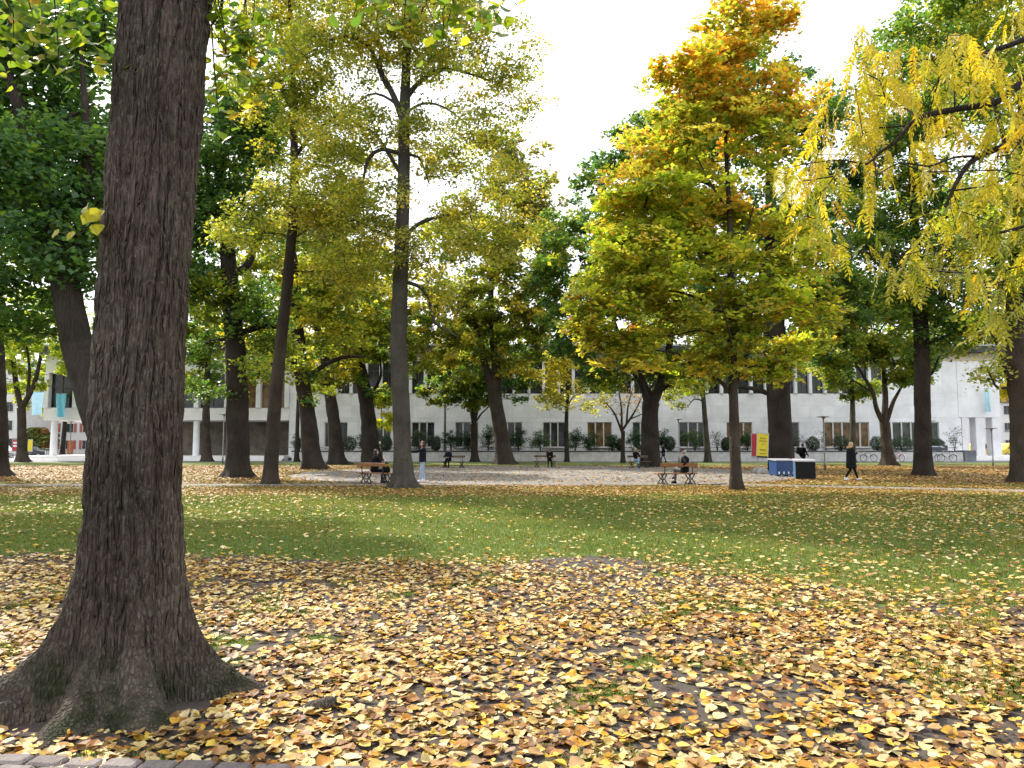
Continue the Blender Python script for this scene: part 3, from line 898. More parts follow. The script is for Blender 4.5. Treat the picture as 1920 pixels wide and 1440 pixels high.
# ---------------------------------------------------------------- the big linden in front
def big_linden():
    base = np.array([T1X, T1Y])
    root = thing('linden_tree', 'huge linden trunk with deeply furrowed bark and spreading mossy roots in the leaf litter', 'tree', (*base, 0))
    # axis leans a little to the right going up
    nz, na = 430, 370
    z = np.concatenate([np.linspace(-.08, 1.2, 140), np.linspace(1.2, 4.9, 245)[1:], np.linspace(4.9, 11, 52)[1:]])
    nz = len(z)
    a = np.arange(na) * 2 * math.pi / na
    Z, A = np.meshgrid(z, a, indexing='ij')
    ax = np.interp(Z, [0, .9, 1.9, 4.4, 8, 11], [.0, .012, .0, .04, .12, .2])
    ay = np.interp(Z, [0, 3, 11], [0, .05, .4])
    r0 = np.interp(Z, [0, .5, 1.3, 2.2, 4.4, 7, 11], [.33, .300, .276, .272, .290, .265, .17])
    # root flares: direction (0 = right, -90 deg = towards the camera), reach, width, height scale
    R = r0.copy()
    for d, reach, wd, hs in ((10, .58, .25, .22), (-52, .50, .33, .20), (-95, .42, .36, .17), (-150, .86, .32, .20), (172, .5, .3, .2), (110, .5, .4, .2), (50, .45, .4, .2)):
        da = np.angle(np.exp(1j * (A - math.radians(d))))
        wv = np.exp(-(da / wd) ** 2)
        prof = np.exp(-np.maximum(Z, 0) / hs) + .10 * np.exp(-np.maximum(Z, 0) / (hs * 3.0))
        R += reach * wv * prof * .92
    # gentle fluting above the roots
    R *= 1 + .025 * np.cos(5 * A + 1.0) * np.exp(-Z / 1.6) + .012 * np.cos(3 * A + Z * .7)
    cx, cyy = np.cos(A), np.sin(A)
    p = np.stack([cx * .34, cyy * .34, Z], -1).reshape(-1, 3)
    warp = np.stack([fbm(p * np.array([4, 4, 2.2]), 71), fbm(p * np.array([4, 4, 2.2]) + 7, 72)], 1) - .5
    q = p.copy(); q[:, 0] += warp[:, 0] * .12; q[:, 1] += warp[:, 1] * .12
    def fiss(fx, fz, sd, k):
        n_ = vn(q * np.array([fx, fx, fz]), sd) * .75 + vn(q * np.array([fx * 2.1, fx * 2.1, fz * 2.3]), sd + 1) * .25
        return np.clip(np.abs(n_ - .5) * k, 0, 1)
    h1 = fiss(21, 2.1, 81, 6.0); h2 = fiss(44, 6.5, 85, 4.5); h3 = fbm(q * np.array([70, 70, 22]), 88, 3)
    amp = .034 * (.75 + .5 * vn(p * 2, 90))
    disp = amp * (h1 ** .7 - 1) + .014 * (h2 - 1) + .012 * (h3 - .5)
    # broad strips of bark stand proud of their neighbours
    disp += .022 * (vn(q * np.array([11, 11, 1.1]), 95) - .5)
    R = R + disp.reshape(R.shape)
    V = np.stack([ax + R * cx, ay + R * cyy, Z - .0], -1).reshape(-1, 3)
    idx = np.arange(nz * na).reshape(nz, na)
    f = np.stack([idx[:-1], np.roll(idx[:-1], -1, 1), np.roll(idx[1:], -1, 1), idx[1:]], -1).reshape(-1, 4)
    link('trunk', mesh_np('trunk', V, f, mats=[M['bark_big']], smooth=True), root)
    # crown above the picture: limbs and leaf clumps round the upper bole
    o = np.array([*base, 0.0])
    nd = [np.array([np.interp(zz, [0, .9, 1.9, 4.4, 8, 11], [.0, .012, .0, .04, .12, .2]), .1, zz]) for zz in np.arange(5.2, 11, .4)]
    par = [-1] + list(range(len(nd) - 1)); ok = [True] * len(nd); fixed = len(nd)
    T = []
    while len(T) < 150:
        d = rnd_dir(1)[0] * rng.random() ** .4
        p_ = np.array([.4, -1.4, 10.4]) + d * np.array([4.6, 4.3, 3.9])
        w_ = p_ + o
        if w_[2] > 1.55 + .66 * max(w_[1], 0) + .5 and vn(p_[None] * .6, 3)[0] > .4: T.append(p_)
    # drooping sprays that hang into the view: (px, py, distance, how many leaves)
    sprays = [(25, 25, 4.3, 16), (70, 60, 4.5, 18), (110, 95, 4.4, 16), (60, 5, 4.8, 16), (20, 80, 5.0, 12), (195, 25, 5.3, 10), (200, 90, 5.4, 8), (130, 20, 5.2, 12),
              (415, 40, 5.2, 18), (455, 70, 5.3, 20), (430, 110, 5.3, 20), (470, 120, 5.4, 18), (425, 165, 5.4, 14), (410, 10, 5.0, 14), (475, 30, 5.6, 14), (408, 195, 5.3, 8),
              (715, 0, 4.6, 8), (760, 2, 4.7, 9), (800, 8, 4.7, 10), (850, 5, 4.8, 10), (900, 3, 4.8, 10), (945, 2, 4.8, 8), (830, 25, 4.9, 6), (675, -12, 4.6, 7)]
    ST = [P(s[0], s[1], s[2]) - o for s in sprays]
    Tall = np.array(T + [p_ + np.array([0, -.15, .5]) for p_ in ST])
    An, par, tips = skeleton(nd, par, None, Tall, np.array(ok), .05)
    n = len(An); acc = np.zeros(n); acc[tips] += .008 ** 2.2
    for i in range(n - 1, 0, -1):
        if acc[i] == 0: acc[i] = .006 ** 2.2
        if i >= fixed: acc[par[i]] += acc[i]
    Rr = acc ** (1 / 2.2); Rr[:fixed] = .13
    i = np.arange(1, n); pr_ = np.where(par[i] < fixed, Rr[i] * 1.3, Rr[par[i]])
    v, f = frustums(An[par[i]], An[i], np.minimum(pr_, .2), Rr[i], 5)
    link('limbs', mesh_np('limbs', v, f, mats=[M['bark_brown']], smooth=True), root)
    # hanging twigs
    tw = MB()
    for k, (s, p_) in enumerate(zip(sprays, ST)):
        top = p_ + np.array([0, -.15, .5]); tw.tube([top, (top + p_) / 2 + rng.normal(size=3) * .05, p_, p_ + np.array([rng.normal() * .05, .02, -.14])], [.006, .005, .004, .002], 4)
    tw.build('twig', M['bark_brown'], root)['kind'] = 'stuff'
    # single leaves of those sprays
    M['linden_leaf'] = mat_leaf('linden_leaf', .55, rough=.4, tint=(1.2, 1.15, .5), attr=False,
        stops=[(0, (.08, .16, .02)), (.4, (.13, .22, .02)), (.8, (.22, .28, .025)), (.95, (.34, .30, .03)), (1, (.42, .24, .03))])
    lm_ = []
    for s in range(8):
        v_, t_ = heart(12, .08, 90 + s); v_ = v_ * .09; lm_.append(mesh_np('leaf', v_, t_, mats=[M['linden_leaf']], smooth=True))
    cnt = 0
    for s, p_ in zip(sprays, ST):
        for _ in range(s[3]):
            if cnt >= 298: break
            c_ = p_ + rng.normal(size=3) * np.array([.085, .10, .09])
            q_ = Vector((rng.normal() * .7, -.55 + rng.normal() * .5, .8)).to_track_quat('Z', 'Y') @ Matrix.Rotation(rng.uniform(0, 6.28), 3, 'Z').to_quaternion()
            ob = link('leaf', lm_[rng.integers(0, 8)], root, c_); ob.rotation_euler = q_.to_euler(); cnt += 1
    V_, F_, Cc, of_ = [], [], [], 0
    for s, p_ in zip(sprays, ST):
        for _ in range(int(s[3] * 1.3)):
            v_, t_ = heart(8, .08, int(rng.integers(0, 50))); c_ = p_ + rng.normal(size=3) * np.array([.11, .14, .12]) + np.array([0, .08, 0])
            q_ = Vector((rng.normal() * .7, -.5 + rng.normal() * .5, .8)).to_track_quat('Z', 'Y') @ Matrix.Rotation(rng.uniform(0, 6.28), 3, 'Z').to_quaternion()
            V_.append((v_ * rng.uniform(.06, .095)) @ np.array(q_.to_matrix()).T + c_); F_.append(t_ + of_); of_ += len(v_); Cc.append(np.repeat(pal('lime' if rng.random() < .5 else 'green', 1) * 1.15, len(v_), 0))
    link('hanging_leaves', mesh_np('hanging_leaves', np.concatenate(V_), np.concatenate(F_), cols=np.concatenate(Cc), mats=[M['leaf']]), root)['kind'] = 'stuff'
    # a sprout of yellow leaves on the bole
    sp_ = MB(); s0 = P(205, 452, 4.75) - o; s1 = P(172, 418, 4.62) - o; s2 = P(150, 398, 4.6) - o; s3 = P(108, 436, 4.62) - o
    sp_.tube([s0, s1, s2], [.007, .005, .004], 5); sp_.tube([s1, P(150, 440, 4.62) - o, s3], [.005, .004, .003], 5)
    sprout = sp_.build('sprout', M['bark_brown'], root)
    M['sprout_leaf'] = mat_leaf('sprout_leaf', .55, tint=(1.2, 1.15, .45), attr=False, stops=[(0, (.36, .36, .03)), (1, (.46, .42, .04))])
    for (px, py, r_) in ((170, 405, .12), (160, 390, .10), (182, 400, .10), (183, 428, .09), (133, 440, .075), (103, 436, .07)):
        v_, t_ = heart(14, .10, int(px)); 
        ob = link('leaf', mesh_np('leaf', v_ * r_, t_, mats=[M['sprout_leaf']], smooth=True), sprout, P(px, py, 4.6) - o)
        ob.rotation_euler = (Vector((rng.normal() * .4, -1, .5)).to_track_quat('Z', 'Y') @ Matrix.Rotation(rng.uniform(2.4, 3.8), 3, 'Z').to_quaternion()).to_euler()
    # the rest of the crown
    T = np.array(T); L = 9000; ci = rng.integers(0, len(T), L)
    c = T[ci] + rng.normal(size=(L, 3)) * np.array([.5, .5, .28])
    cl = np.where(rng.random((L, 1)) < .7, pal('green', L), pal('ygreen', L))
    nn = np.stack([rng.normal(size=L) * .4, rng.normal(size=L) * .4, np.ones(L)], 1)
    link('crown', leaf_cards('crown', c, nn, rnd_dir(L), .09 + .05 * rng.random(L), cl, kite, ktri, M['leaf']), root)['kind'] = 'stuff'
    # a root knuckle surfacing in the litter, and one at the left edge
    for (px, py, ln, hh, ang) in ((612, 1332, .30, .055, .1), (20, 1352, .26, .09, .4)):
        g = G(px, py); mb = MB(); tt = np.linspace(-1, 1, 9)
        pts = np.stack([tt * ln / 2 * math.cos(ang), tt * ln / 2 * math.sin(ang) + .02 * np.sin(tt * 4), hh * .55 - hh * .9 * tt ** 2], 1) + (g - o)
        mb.tube(pts, hh * (1 - .6 * tt ** 2) * (1 + .15 * rng.normal(size=9)), 9); mb.build('root', M['bark_big'], root, True)
    return root
big_linden()

# ---------------------------------------------------------------- trees of the park
G_EDGE = 'trees around the gravel plaza'
# left, dark leaning maple behind the big trunk
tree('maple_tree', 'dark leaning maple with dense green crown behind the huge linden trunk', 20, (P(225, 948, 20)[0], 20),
     [(225, 948), (205, 830), (172, 735), (146, 650), (128, 560), (104, 430), (74, 300), (40, 210), (5, 120)], [80, 66, 60, 56, 52, 42, 34, 26, 14], 'bark_dark',
     [(60, 330, 140, 120), (150, 470, 110, 90), (20, 500, 110, 100, 1), (90, 200, 130, 90, 2), (110, 60, 150, 90, 2), (-120, 300, 150, 200, 2), (220, 330, 90, 120, 2), (30, 590, 70, 35, 0, 'green'), (140, 570, 60, 35), (-30, 30, 120, 90)], 30000, .125,
     limbs=[([(130, 560), (152, 440), (165, 300), (158, 170), (150, 80)], (30, 24, 20, 12, 6)), ([(100, 430), (150, 400), (185, 380)], (12, 10, 6)), ([(60, 270), (110, 230), (170, 200)], (14, 10, 5))],
     first=3.6, colour=mixpal(('dark', .55), ('green', .45)), sides=26, clr=.95, gap=.36)
tree('maple_tree', 'dark trunk at the end of the path left of the huge linden', 39, foot(-12, 893), [(-12, 893), (-14, 700), (-22, 560), (-30, 400)], [52, 42, 36, 20], 'bark_dark',
     [(-60, 420, 170, 140), (10, 600, 60, 60), (-140, 560, 120, 90), (-80, 250, 150, 120)], 9000, .15, first=6, colour=mixpal(('green', .6), ('ygreen', .4)))
tree('maple_tree', 'small forked maple with bright lime crown beside the parked cars', 74.5, foot(42, 866), [(42, 866), (41, 810), (40, 765)], [20, 15, 15], 'bark_brown',
     [(75, 640, 90, 60), (20, 690, 60, 50), (125, 690, 50, 50), (40, 590, 90, 50), (140, 640, 60, 60), (-20, 640, 60, 60)], 9000, .22,
     limbs=[([(40, 770), (30, 720), (22, 650), (10, 600)], (10, 9, 7, 4)), ([(41, 768), (60, 730), (72, 690), (84, 620)], (11, 9, 7, 4)), ([(50, 745), (55, 690), (48, 640)], (7, 5, 3))],
     first=4, colour=mixpal(('lime', .7), ('ygreen', .3)), flare=.7, clr=1.0)
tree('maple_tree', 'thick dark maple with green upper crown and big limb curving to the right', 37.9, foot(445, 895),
     [(445, 895), (446, 800), (441, 660), (433, 560), (427, 470), (418, 400), (412, 300), (410, 220)], [44, 40, 37, 32, 27, 22, 16, 8], 'bark_dark',
     [(440, 300, 85, 100), (395, 380, 70, 80), (490, 250, 70, 60), (440, 200, 70, 50), (520, 400, 60, 60, 0, 'olive'), (405, 560, 55, 50, 0, 'ygreen'), (385, 660, 45, 40, 0, 'green'), (350, 480, 70, 90), (480, 560, 50, 50, 0, 'green'), (470, 690, 40, 30, -2, 'ygreen'), (400, 710, 45, 35, 0, 'green'), (525, 650, 45, 35, 0, 'ygreen'), (480, 620, 50, 35, 0, 'green')], 23000, .15,
     limbs=[([(434, 520), (465, 495), (480, 455), (505, 425), (535, 380)], (16, 14, 13, 9, 5)), ([(441, 640), (395, 640), (365, 655)], (8, 6, 3)), ([(450, 725), (490, 700), (528, 660)], (9, 7, 4)), ([(443, 625), (490, 612), (540, 615)], (13, 11, 6)), ([(420, 420), (395, 360), (385, 300)], (14, 9, 5))],
     first=5, colour=mixpal(('dark', .65), ('green', .35)), flare=.7, sides=24, group=G_EDGE)
tree('linden_tree', 'slim grey linden leaning right between the thick maple and the bench', 31.5, foot(508, 907),
     [(508, 907), (514, 780), (526, 650), (540, 520), (548, 430), (552, 330), (550, 200), (546, 80), (540, -60)], [27, 24, 22, 20, 18, 16, 13, 9, 4], 'bark_brown',
     [(570, 120, 120, 90), (500, 50, 110, 70), (620, 220, 110, 70), (600, 330, 120, 70), (520, 430, 110, 55), (640, 420, 100, 65), (560, -60, 150, 80), (660, 520, 80, 50), (480, 160, 70, 60)], 27000, .10,
     limbs=[([(550, 300), (590, 250), (640, 210)], (9, 6, 3)), ([(550, 215), (520, 150), (490, 90)], (9, 6, 3)), ([(552, 330), (600, 310), (650, 330)], (7, 5, 3))],
     first=6.5, colour=mixpal(('olive', .28), ('ygreen', .38), ('gold', .24), ('pale', .1)), flare=.6, sides=20, spray=(.5, .12), group=G_EDGE, gap=.36)
tree('linden_tree', 'dark linden leaning left with yellow leaves and long limb to the right', 50.8, foot(587, 880),
     [(587, 880), (577, 780), (564, 690), (558, 620), (555, 540), (550, 460)], [40, 29, 26, 23, 18, 10], 'bark_dark',
     [(560, 560, 110, 70), (640, 560, 80, 60), (605, 635, 70, 40), (515, 600, 80, 50), (570, 470, 130, 80), (500, 500, 70, 60), (640, 460, 90, 60), (480, 650, 60, 40), (540, 690, 50, 30), (610, 690, 50, 30), (640, 640, 60, 40), (590, 740, 30, 22)], 14000, .17,
     limbs=[([(570, 718), (600, 690), (640, 671), (685, 668)], (12, 9, 7, 4)), ([(559, 620), (590, 580), (640, 545)], (12, 9, 5)), ([(563, 690), (530, 665), (480, 668)], (8, 6, 4)), ([(557, 600), (540, 540), (520, 480)], (10, 7, 4))],
     first=6, colour=mixpal(('ygreen', .5), ('green', .3), ('yellow', .2)), sides=20, group=G_EDGE)
tree('linden_tree', 'knobbly dark trunk with a burl leaning left beside the low wall', 64, foot(632, 871),
     [(632, 871), (627, 800), (617, 730), (607, 665), (596, 620), (585, 560)], [30, 24, 20, 16, 13, 8], 'bark_dark',
     [(625, 600, 80, 60), (675, 630, 60, 50), (600, 520, 100, 60), (580, 600, 60, 40), (620, 680, 50, 35), (660, 690, 40, 25)], 9000, .20,
     limbs=[([(605, 660), (615, 630), (638, 605)], (8, 6, 4)), ([(622, 730), (640, 700), (650, 675)], (7, 5, 3))], first=7, colour=mixpal(('yellow', .35), ('ygreen', .45), ('olive', .2)), group=G_EDGE, flare=.9)
tree('linden_tree', 'dark leaning trunk rising behind the woman on the bench', 68, foot(697, 868),
     [(697, 868), (690, 780), (676, 700), (662, 640), (655, 560), (652, 480)], [36, 28, 25, 21, 15, 8], 'bark_dark',
     [(690, 620, 90, 70), (650, 560, 90, 70), (715, 700, 55, 45, 0, 'dark'), (710, 530, 110, 70), (750, 650, 70, 60, 0, 'green'), (640, 480, 80, 60), (690, 690, 60, 40), (640, 640, 60, 50)], 13000, .20,
     limbs=[([(690, 770), (700, 735), (714, 705), (712, 670)], (8, 6, 5, 3)), ([(665, 655), (640, 690), (600, 720)], (7, 5, 3)), ([(660, 640), (690, 590), (720, 550)], (9, 7, 4))], first=7, colour=mixpal(('ygreen', .5), ('yellow', .3), ('green', .2)), group=G_EDGE)
tree('linden_tree', 'tall straight grey linden with spreading roots beside the woman with outstretched arm', 28.3, foot(757, 913),
     [(757, 913), (753, 800), (748, 640), (752, 500), (757, 350), (758, 230), (762, 120), (765, 0), (768, -150)], [36, 33, 31, 28, 24, 21, 17, 12, 4], 'bark_grey',
     [(650, 90, 120, 80), (880, 110, 120, 80), (770, 50, 150, 100), (965, 170, 60, 70), (680, 250, 120, 60), (850, 260, 110, 70), (630, 370, 120, 60), (760, 400, 130, 65), (890, 370, 120, 70), (690, 480, 110, 45), (870, 480, 110, 55), (770, -80, 190, 90), (830, 580, 60, 40), (960, 430, 50, 50)], 42000, .085,
     limbs=[([(757, 235), (738, 180), (712, 130), (714, 90), (680, 40), (655, -5)], (14, 12, 11, 9, 7, 4)), ([(712, 130, 0), (690, 85, -.4), (655, 68, -.8), (615, 76, -1)], (9, 8, 6, 3)), ([(760, 190), (785, 155), (815, 135), (850, 130), (930, 155)], (12, 10, 9, 6, 3)),
            ([(763, 120), (775, 60), (800, 0)], (10, 7, 4)), ([(757, 205), (720, 180), (690, 178), (655, 210)], (6, 5, 4, 2)), ([(757, 215), (790, 195), (830, 200), (880, 235)], (6, 5, 4, 2)), ([(757, 285), (715, 280), (690, 300), (680, 345)], (9, 8, 7, 4)),
            ([(757, 290), (785, 295), (805, 345)], (7, 5, 3)), ([(753, 445), (785, 420), (830, 405), (880, 400)], (9, 8, 6, 3)), ([(754, 530), (790, 540), (806, 570), (815, 605), (860, 632)], (8, 7, 6, 5, 3)), ([(754, 455), (700, 430), (640, 400)], (8, 6, 3)), ([(757, 330), (700, 250), (640, 230)], (8, 6, 3))],
     first=7, colour=mixpal(('olive', .28), ('ygreen', .32), ('gold', .28), ('pale', .12)), flare=1.3, fh=.28, sides=40, lobes=7, spray=(.42, .10), group=G_EDGE, gap=.40, tip=.006)
tree('maple_tree', 'stout grey trunk forking into two stems at the far edge of the plaza', 65, foot(947, 870),
     [(947, 870), (939, 810), (929, 745), (930, 690), (925, 640), (920, 560), (930, 470), (940, 400)], [34, 27, 25, 17, 14, 11, 8, 4], 'bark_brown',
     [(930, 600, 100, 55), (960, 480, 90, 75), (975, 320, 65, 80, 0, 'brown'), (900, 430, 100, 80), (1005, 560, 45, 50), (860, 560, 90, 60), (930, 265, 50, 40, 0, 'olive'), (1015, 400, 45, 55, 0, 'brown'), (1035, 480, 35, 50, 0, 'olive'), (960, 650, 60, 30, 0, 'green'), (850, 640, 80, 40), (1010, 620, 50, 40), (790, 600, 60, 50), (870, 680, 80, 30), (965, 680, 60, 28), (800, 660, 50, 40)], 32000, .19,
     limbs=[([(929, 755), (912, 695), (900, 640), (880, 580), (850, 530)], (18, 15, 12, 8, 4)), ([(925, 640), (960, 600), (1000, 560)], (8, 6, 3)), ([(900, 640), (860, 610), (810, 600)], (7, 5, 3))], first=8, colour=mixpal(('ygreen', .4), ('olive', .3), ('gold', .2), ('green', .1)), group=G_EDGE, sides=22)
tree('maple_tree', 'small many-stemmed maple with low olive crown before the low wall', 74, foot(890, 865),
     [(890, 865), (889, 830), (888, 795)], [14, 12, 13], 'bark_brown',
     [(870, 690, 70, 50), (820, 740, 30, 25), (960, 710, 50, 40, 0, 'dark'), (925, 665, 80, 35, 0, 'dark'), (850, 725, 35, 35), (980, 690, 40, 50, 0, 'green'), (900, 740, 40, 30), (900, 640, 60, 40, 0, 'ygreen')], 9500, .21,
     limbs=[([(888, 798), (880, 745), (873, 690)], (7, 6, 3)), ([(889, 795), (900, 750), (916, 715), (940, 690)], (7, 6, 4, 2)), ([(889, 795), (892, 740), (891, 680)], (8, 6, 3)), ([(890, 800), (903, 775), (918, 762)], (4, 3, 2))], first=4.2, colour=mixpal(('olive', .5), ('green', .35), ('ygreen', .15)), flare=.6, sides=14)
tree('young_tree', 'slender young tree with sparse pale yellow leaves before the white wall', 74, foot(1063, 865),
     [(1063, 865), (1062, 790), (1065, 740), (1067, 690)], [9, 7.5, 6, 2.5], 'bark_brown',
     [(1065, 715, 45, 35), (1035, 750, 28, 20, 0, 'pale'), (1105, 745, 32, 25, 0, 'pale'), (1060, 675, 40, 30), (1120, 715, 25, 20)], 3300, .17,
     limbs=[([(1064, 755), (1040, 745), (1025, 755)], (3, 2, 1)), ([(1064, 770), (1074, 745), (1100, 735)], (3, 2, 1))], first=4.5, colour=mixpal(('yellow', .6), ('gold', .2), ('pale', .2)), flare=.6, sides=12, clumps=55, gap=.45)
tree('young_tree', 'small bare-branched tree with a few rusty leaves beside the bench', 70, foot(1168, 868),
     [(1168, 868), (1168, 835), (1168, 808)], [9, 7, 8], 'bark_brown', [(1165, 750, 42, 28), (1200, 745, 25, 20), (1140, 745, 25, 15)], 170, .12,
     limbs=[([(1168, 812), (1152, 775), (1136, 756)], (5, 3.5, 1.5)), ([(1169, 810), (1190, 772), (1206, 738)], (5, 3.5, 1.5)), ([(1168, 808), (1165, 765), (1158, 722)], (5, 3.5, 1.5)), ([(1172, 795), (1178, 760), (1188, 722)], (4, 3, 1)), ([(1182, 785), (1200, 778), (1210, 775)], (3, 2, 1))],
     first=3.5, clumps=45, colour=mixpal(('rust', .8), ('brown', .2)), flare=.5, sides=12, spray=(.4, .1))
tree('maple_tree', 'stout dark maple splitting into a wide fork behind the bench with the woman in jeans', 57.3, foot(1220, 875),
     [(1220, 875), (1219, 820), (1219, 775), (1221, 755)], [38, 32, 30, 32], 'bark_dark',
     [(1180, 560, 110, 70), (1080, 500, 75, 80), (1090, 610, 65, 50), (1250, 620, 110, 60), (1130, 675, 55, 28), (1275, 690, 50, 25), (1055, 425, 50, 45), (1095, 385, 45, 40), (1200, 480, 100, 60), (1300, 560, 80, 60), (1150, 715, 35, 22, 0, 'lime'), (1020, 520, 40, 40), (1060, 660, 50, 30), (1110, 700, 45, 25), (1250, 700, 60, 25)], 25000, .18,
     limbs=[([(1217, 765), (1206, 720), (1187, 692), (1173, 668), (1150, 600), (1130, 540)], (19, 16, 14, 12, 8, 4)), ([(1222, 765), (1238, 722), (1248, 690), (1262, 600), (1268, 520)], (21, 18, 15, 10, 5)), ([(1244, 738), (1262, 718), (1290, 712), (1315, 706)], (8, 7, 6, 3)), ([(1195, 700), (1200, 675), (1194, 655)], (9, 8, 6)), ([(1172, 668), (1120, 620), (1080, 560)], (9, 7, 4))],
     first=6.2, colour=mixpal(('green', .5), ('dark', .25), ('ygreen', .25)), group=G_EDGE, sides=24)
tree('young_tree', 'slender grey trunk with pale sparse leaves beside a thin lamp', 72, foot(1328, 866),
     [(1328, 866), (1322, 790), (1316, 710), (1313, 650)], [13, 10, 7, 3], 'bark_grey', [(1310, 710, 55, 30), (1270, 742, 30, 18), (1330, 680, 50, 40, 0, 'ygreen'), (1350, 640, 50, 40, 0, 'green')], 4200, .18,
     limbs=[([(1318, 752), (1302, 748), (1290, 762)], (3.5, 2.5, 1)), ([(1318, 745), (1335, 735), (1345, 730)], (3, 2, 1))], first=5.5, colour=mixpal(('pale', .6), ('ygreen', .4)), flare=.7, sides=14, clumps=50)
def maple_colour(z, e):
    r = rng.random()
    t = z + .25 * (e - .6)
    if t > .72: return ('orange', 'gold', 'orange', 'ygreen')[int(r * 4)]
    if t > .5: return ('orange', 'gold', 'lime', 'ygreen', 'ygreen')[int(r * 5)]
    if t > .28: return ('gold', 'ygreen', 'ygreen', 'lime', 'lime')[int(r * 5)]
    return ('olive', 'ygreen', 'gold', 'lime', 'rust')[int(r * 4.2)]
tree('maple_tree', 'young maple with cone-shaped orange and yellow-green crown on a thin straight trunk', 26.9, foot(1380, 917),
     [(1380, 917), (1377, 800), (1374, 700), (1372, 600), (1370, 500), (1368, 400), (1362, 300), (1360, 200), (1362, 100), (1364, 20)], [22, 18.5, 17.5, 16, 13, 10, 7, 5, 3, 1.5], 'bark_brown',
     [(1365, 50, 70, 60), (1335, 150, 105, 70), (1420, 170, 100, 80), (1300, 260, 120, 80), (1440, 290, 105, 80), (1265, 360, 125, 70), (1400, 400, 140, 80), (1210, 430, 90, 60), (1260, 500, 150, 70), (1430, 520, 130, 70), (1200, 590, 130, 50), (1340, 610, 140, 60), (1470, 610, 95, 50), (1150, 640, 60, 30), (1270, 670, 90, 28), (1450, 60, 60, 60), (1390, 90, 60, 60), (1175, 540, 90, 55), (1130, 610, 60, 40), (1510, 560, 60, 60), (1490, 450, 60, 70), (1500, 650, 50, 30), (1180, 370, 60, 40), (1200, 675, 80, 28), (1310, 695, 70, 22), (1450, 680, 60, 26), (1130, 665, 40, 22)], 44000, .135,
     limbs=[([(1376, 735), (1394, 690), (1404, 640), (1412, 560), (1440, 480), (1470, 420), (1490, 350)], (11, 9.5, 8.5, 7, 6, 4, 2)), ([(1375, 738), (1345, 710), (1305, 690), (1270, 662)], (8, 7, 5, 3)), ([(1371, 560), (1320, 510), (1280, 470), (1240, 410)], (7, 5, 4, 2)), ([(1371, 590), (1310, 560), (1250, 545), (1190, 560)], (6, 5, 4, 2)),
            ([(1372, 640), (1320, 620), (1260, 630)], (6, 4, 2)), ([(1370, 480), (1400, 430), (1420, 360)], (6, 4, 2)), ([(1368, 400), (1330, 340), (1300, 280)], (5, 4, 2)), ([(1404, 640), (1440, 600), (1490, 585)], (5, 4, 2)), ([(1374, 700), (1371, 640, -1.5), (1350, 560, -3)], (5, 4, 2))],
     first=4.6, colour=maple_colour, flare=.75, fh=.3, sides=24, spray=(.46, .04), gap=.49, clr=1.0, flat=.30)
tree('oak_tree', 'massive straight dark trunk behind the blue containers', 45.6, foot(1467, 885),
     [(1467, 885), (1461, 770), (1454, 650), (1449, 540), (1446, 400), (1440, 250)], [46, 43, 41, 34, 22, 8], 'bark_dark',
     [(1540, 240, 75, 80), (1560, 360, 75, 70), (1510, 500, 100, 70), (1540, 600, 75, 50), (1190, 300, 80, 85), (1150, 370, 60, 60), (1125, 330, 45, 50), (1120, 420, 50, 50), (1300, 300, 120, 110), (1420, 200, 120, 110), (1440, 420, 110, 80), (1600, 480, 50, 60), (1390, 620, 60, 50), (1600, 400, 60, 60), (1600, 570, 60, 50), (1350, 500, 90, 70), (1240, 420, 80, 60)], 32000, .16,
     limbs=[([(1452, 738), (1410, 728), (1378, 727)], (10, 8, 4)), ([(1464, 705), (1510, 668), (1535, 645)], (9, 6, 3)), ([(1447, 440), (1340, 350), (1220, 310)], (16, 10, 4)), ([(1449, 520), (1510, 430), (1550, 330)], (16, 10, 5))],
     first=8, colour=mixpal(('dark', .5), ('green', .4), ('olive', .1)), flare=.25, group=G_EDGE, sides=26)
tree('young_tree', 'slim tree with yellow-green leaves before the five-pane window', 72, foot(1598, 866),
     [(1598, 866), (1599, 790), (1597, 710)], [13, 10, 7], 'bark_grey', [(1590, 700, 45, 35), (1560, 670, 50, 35), (1610, 730, 30, 20), (1600, 640, 60, 40)], 4500, .19, first=5.5, colour=mixpal(('ygreen', .5), ('green', .3), ('pale', .2)), flare=.6, sides=14, clumps=50)
tree('maple_tree', 'round-crowned maple with three upright stems standing by the leaning bicycle', 60.4, foot(1667, 873),
     [(1667, 873), (1662, 830), (1659, 792)], [26, 19, 19], 'bark_brown',
     [(1600, 650, 75, 50), (1665, 660, 75, 55), (1640, 590, 90, 55), (1570, 700, 45, 35), (1700, 705, 40, 35), (1700, 620, 60, 55), (1530, 640, 45, 45, 0, 'dark'), (1620, 545, 60, 40), (1560, 560, 60, 50), (1740, 680, 40, 30), (1690, 550, 60, 40)], 18000, .18,
     limbs=[([(1658, 798), (1643, 765), (1636, 735), (1610, 690)], (10, 9, 7, 4)), ([(1659, 795), (1660, 755), (1657, 690), (1650, 620)], (12, 11, 8, 4)), ([(1661, 795), (1673, 758), (1681, 742), (1705, 700)], (9, 8, 6, 3)), ([(1637, 738), (1615, 722), (1593, 710)], (5, 4, 2))],
     first=4.6, colour=mixpal(('green', .4), ('ygreen', .35), ('olive', .25)), flare=.7, group=G_EDGE, sides=20)
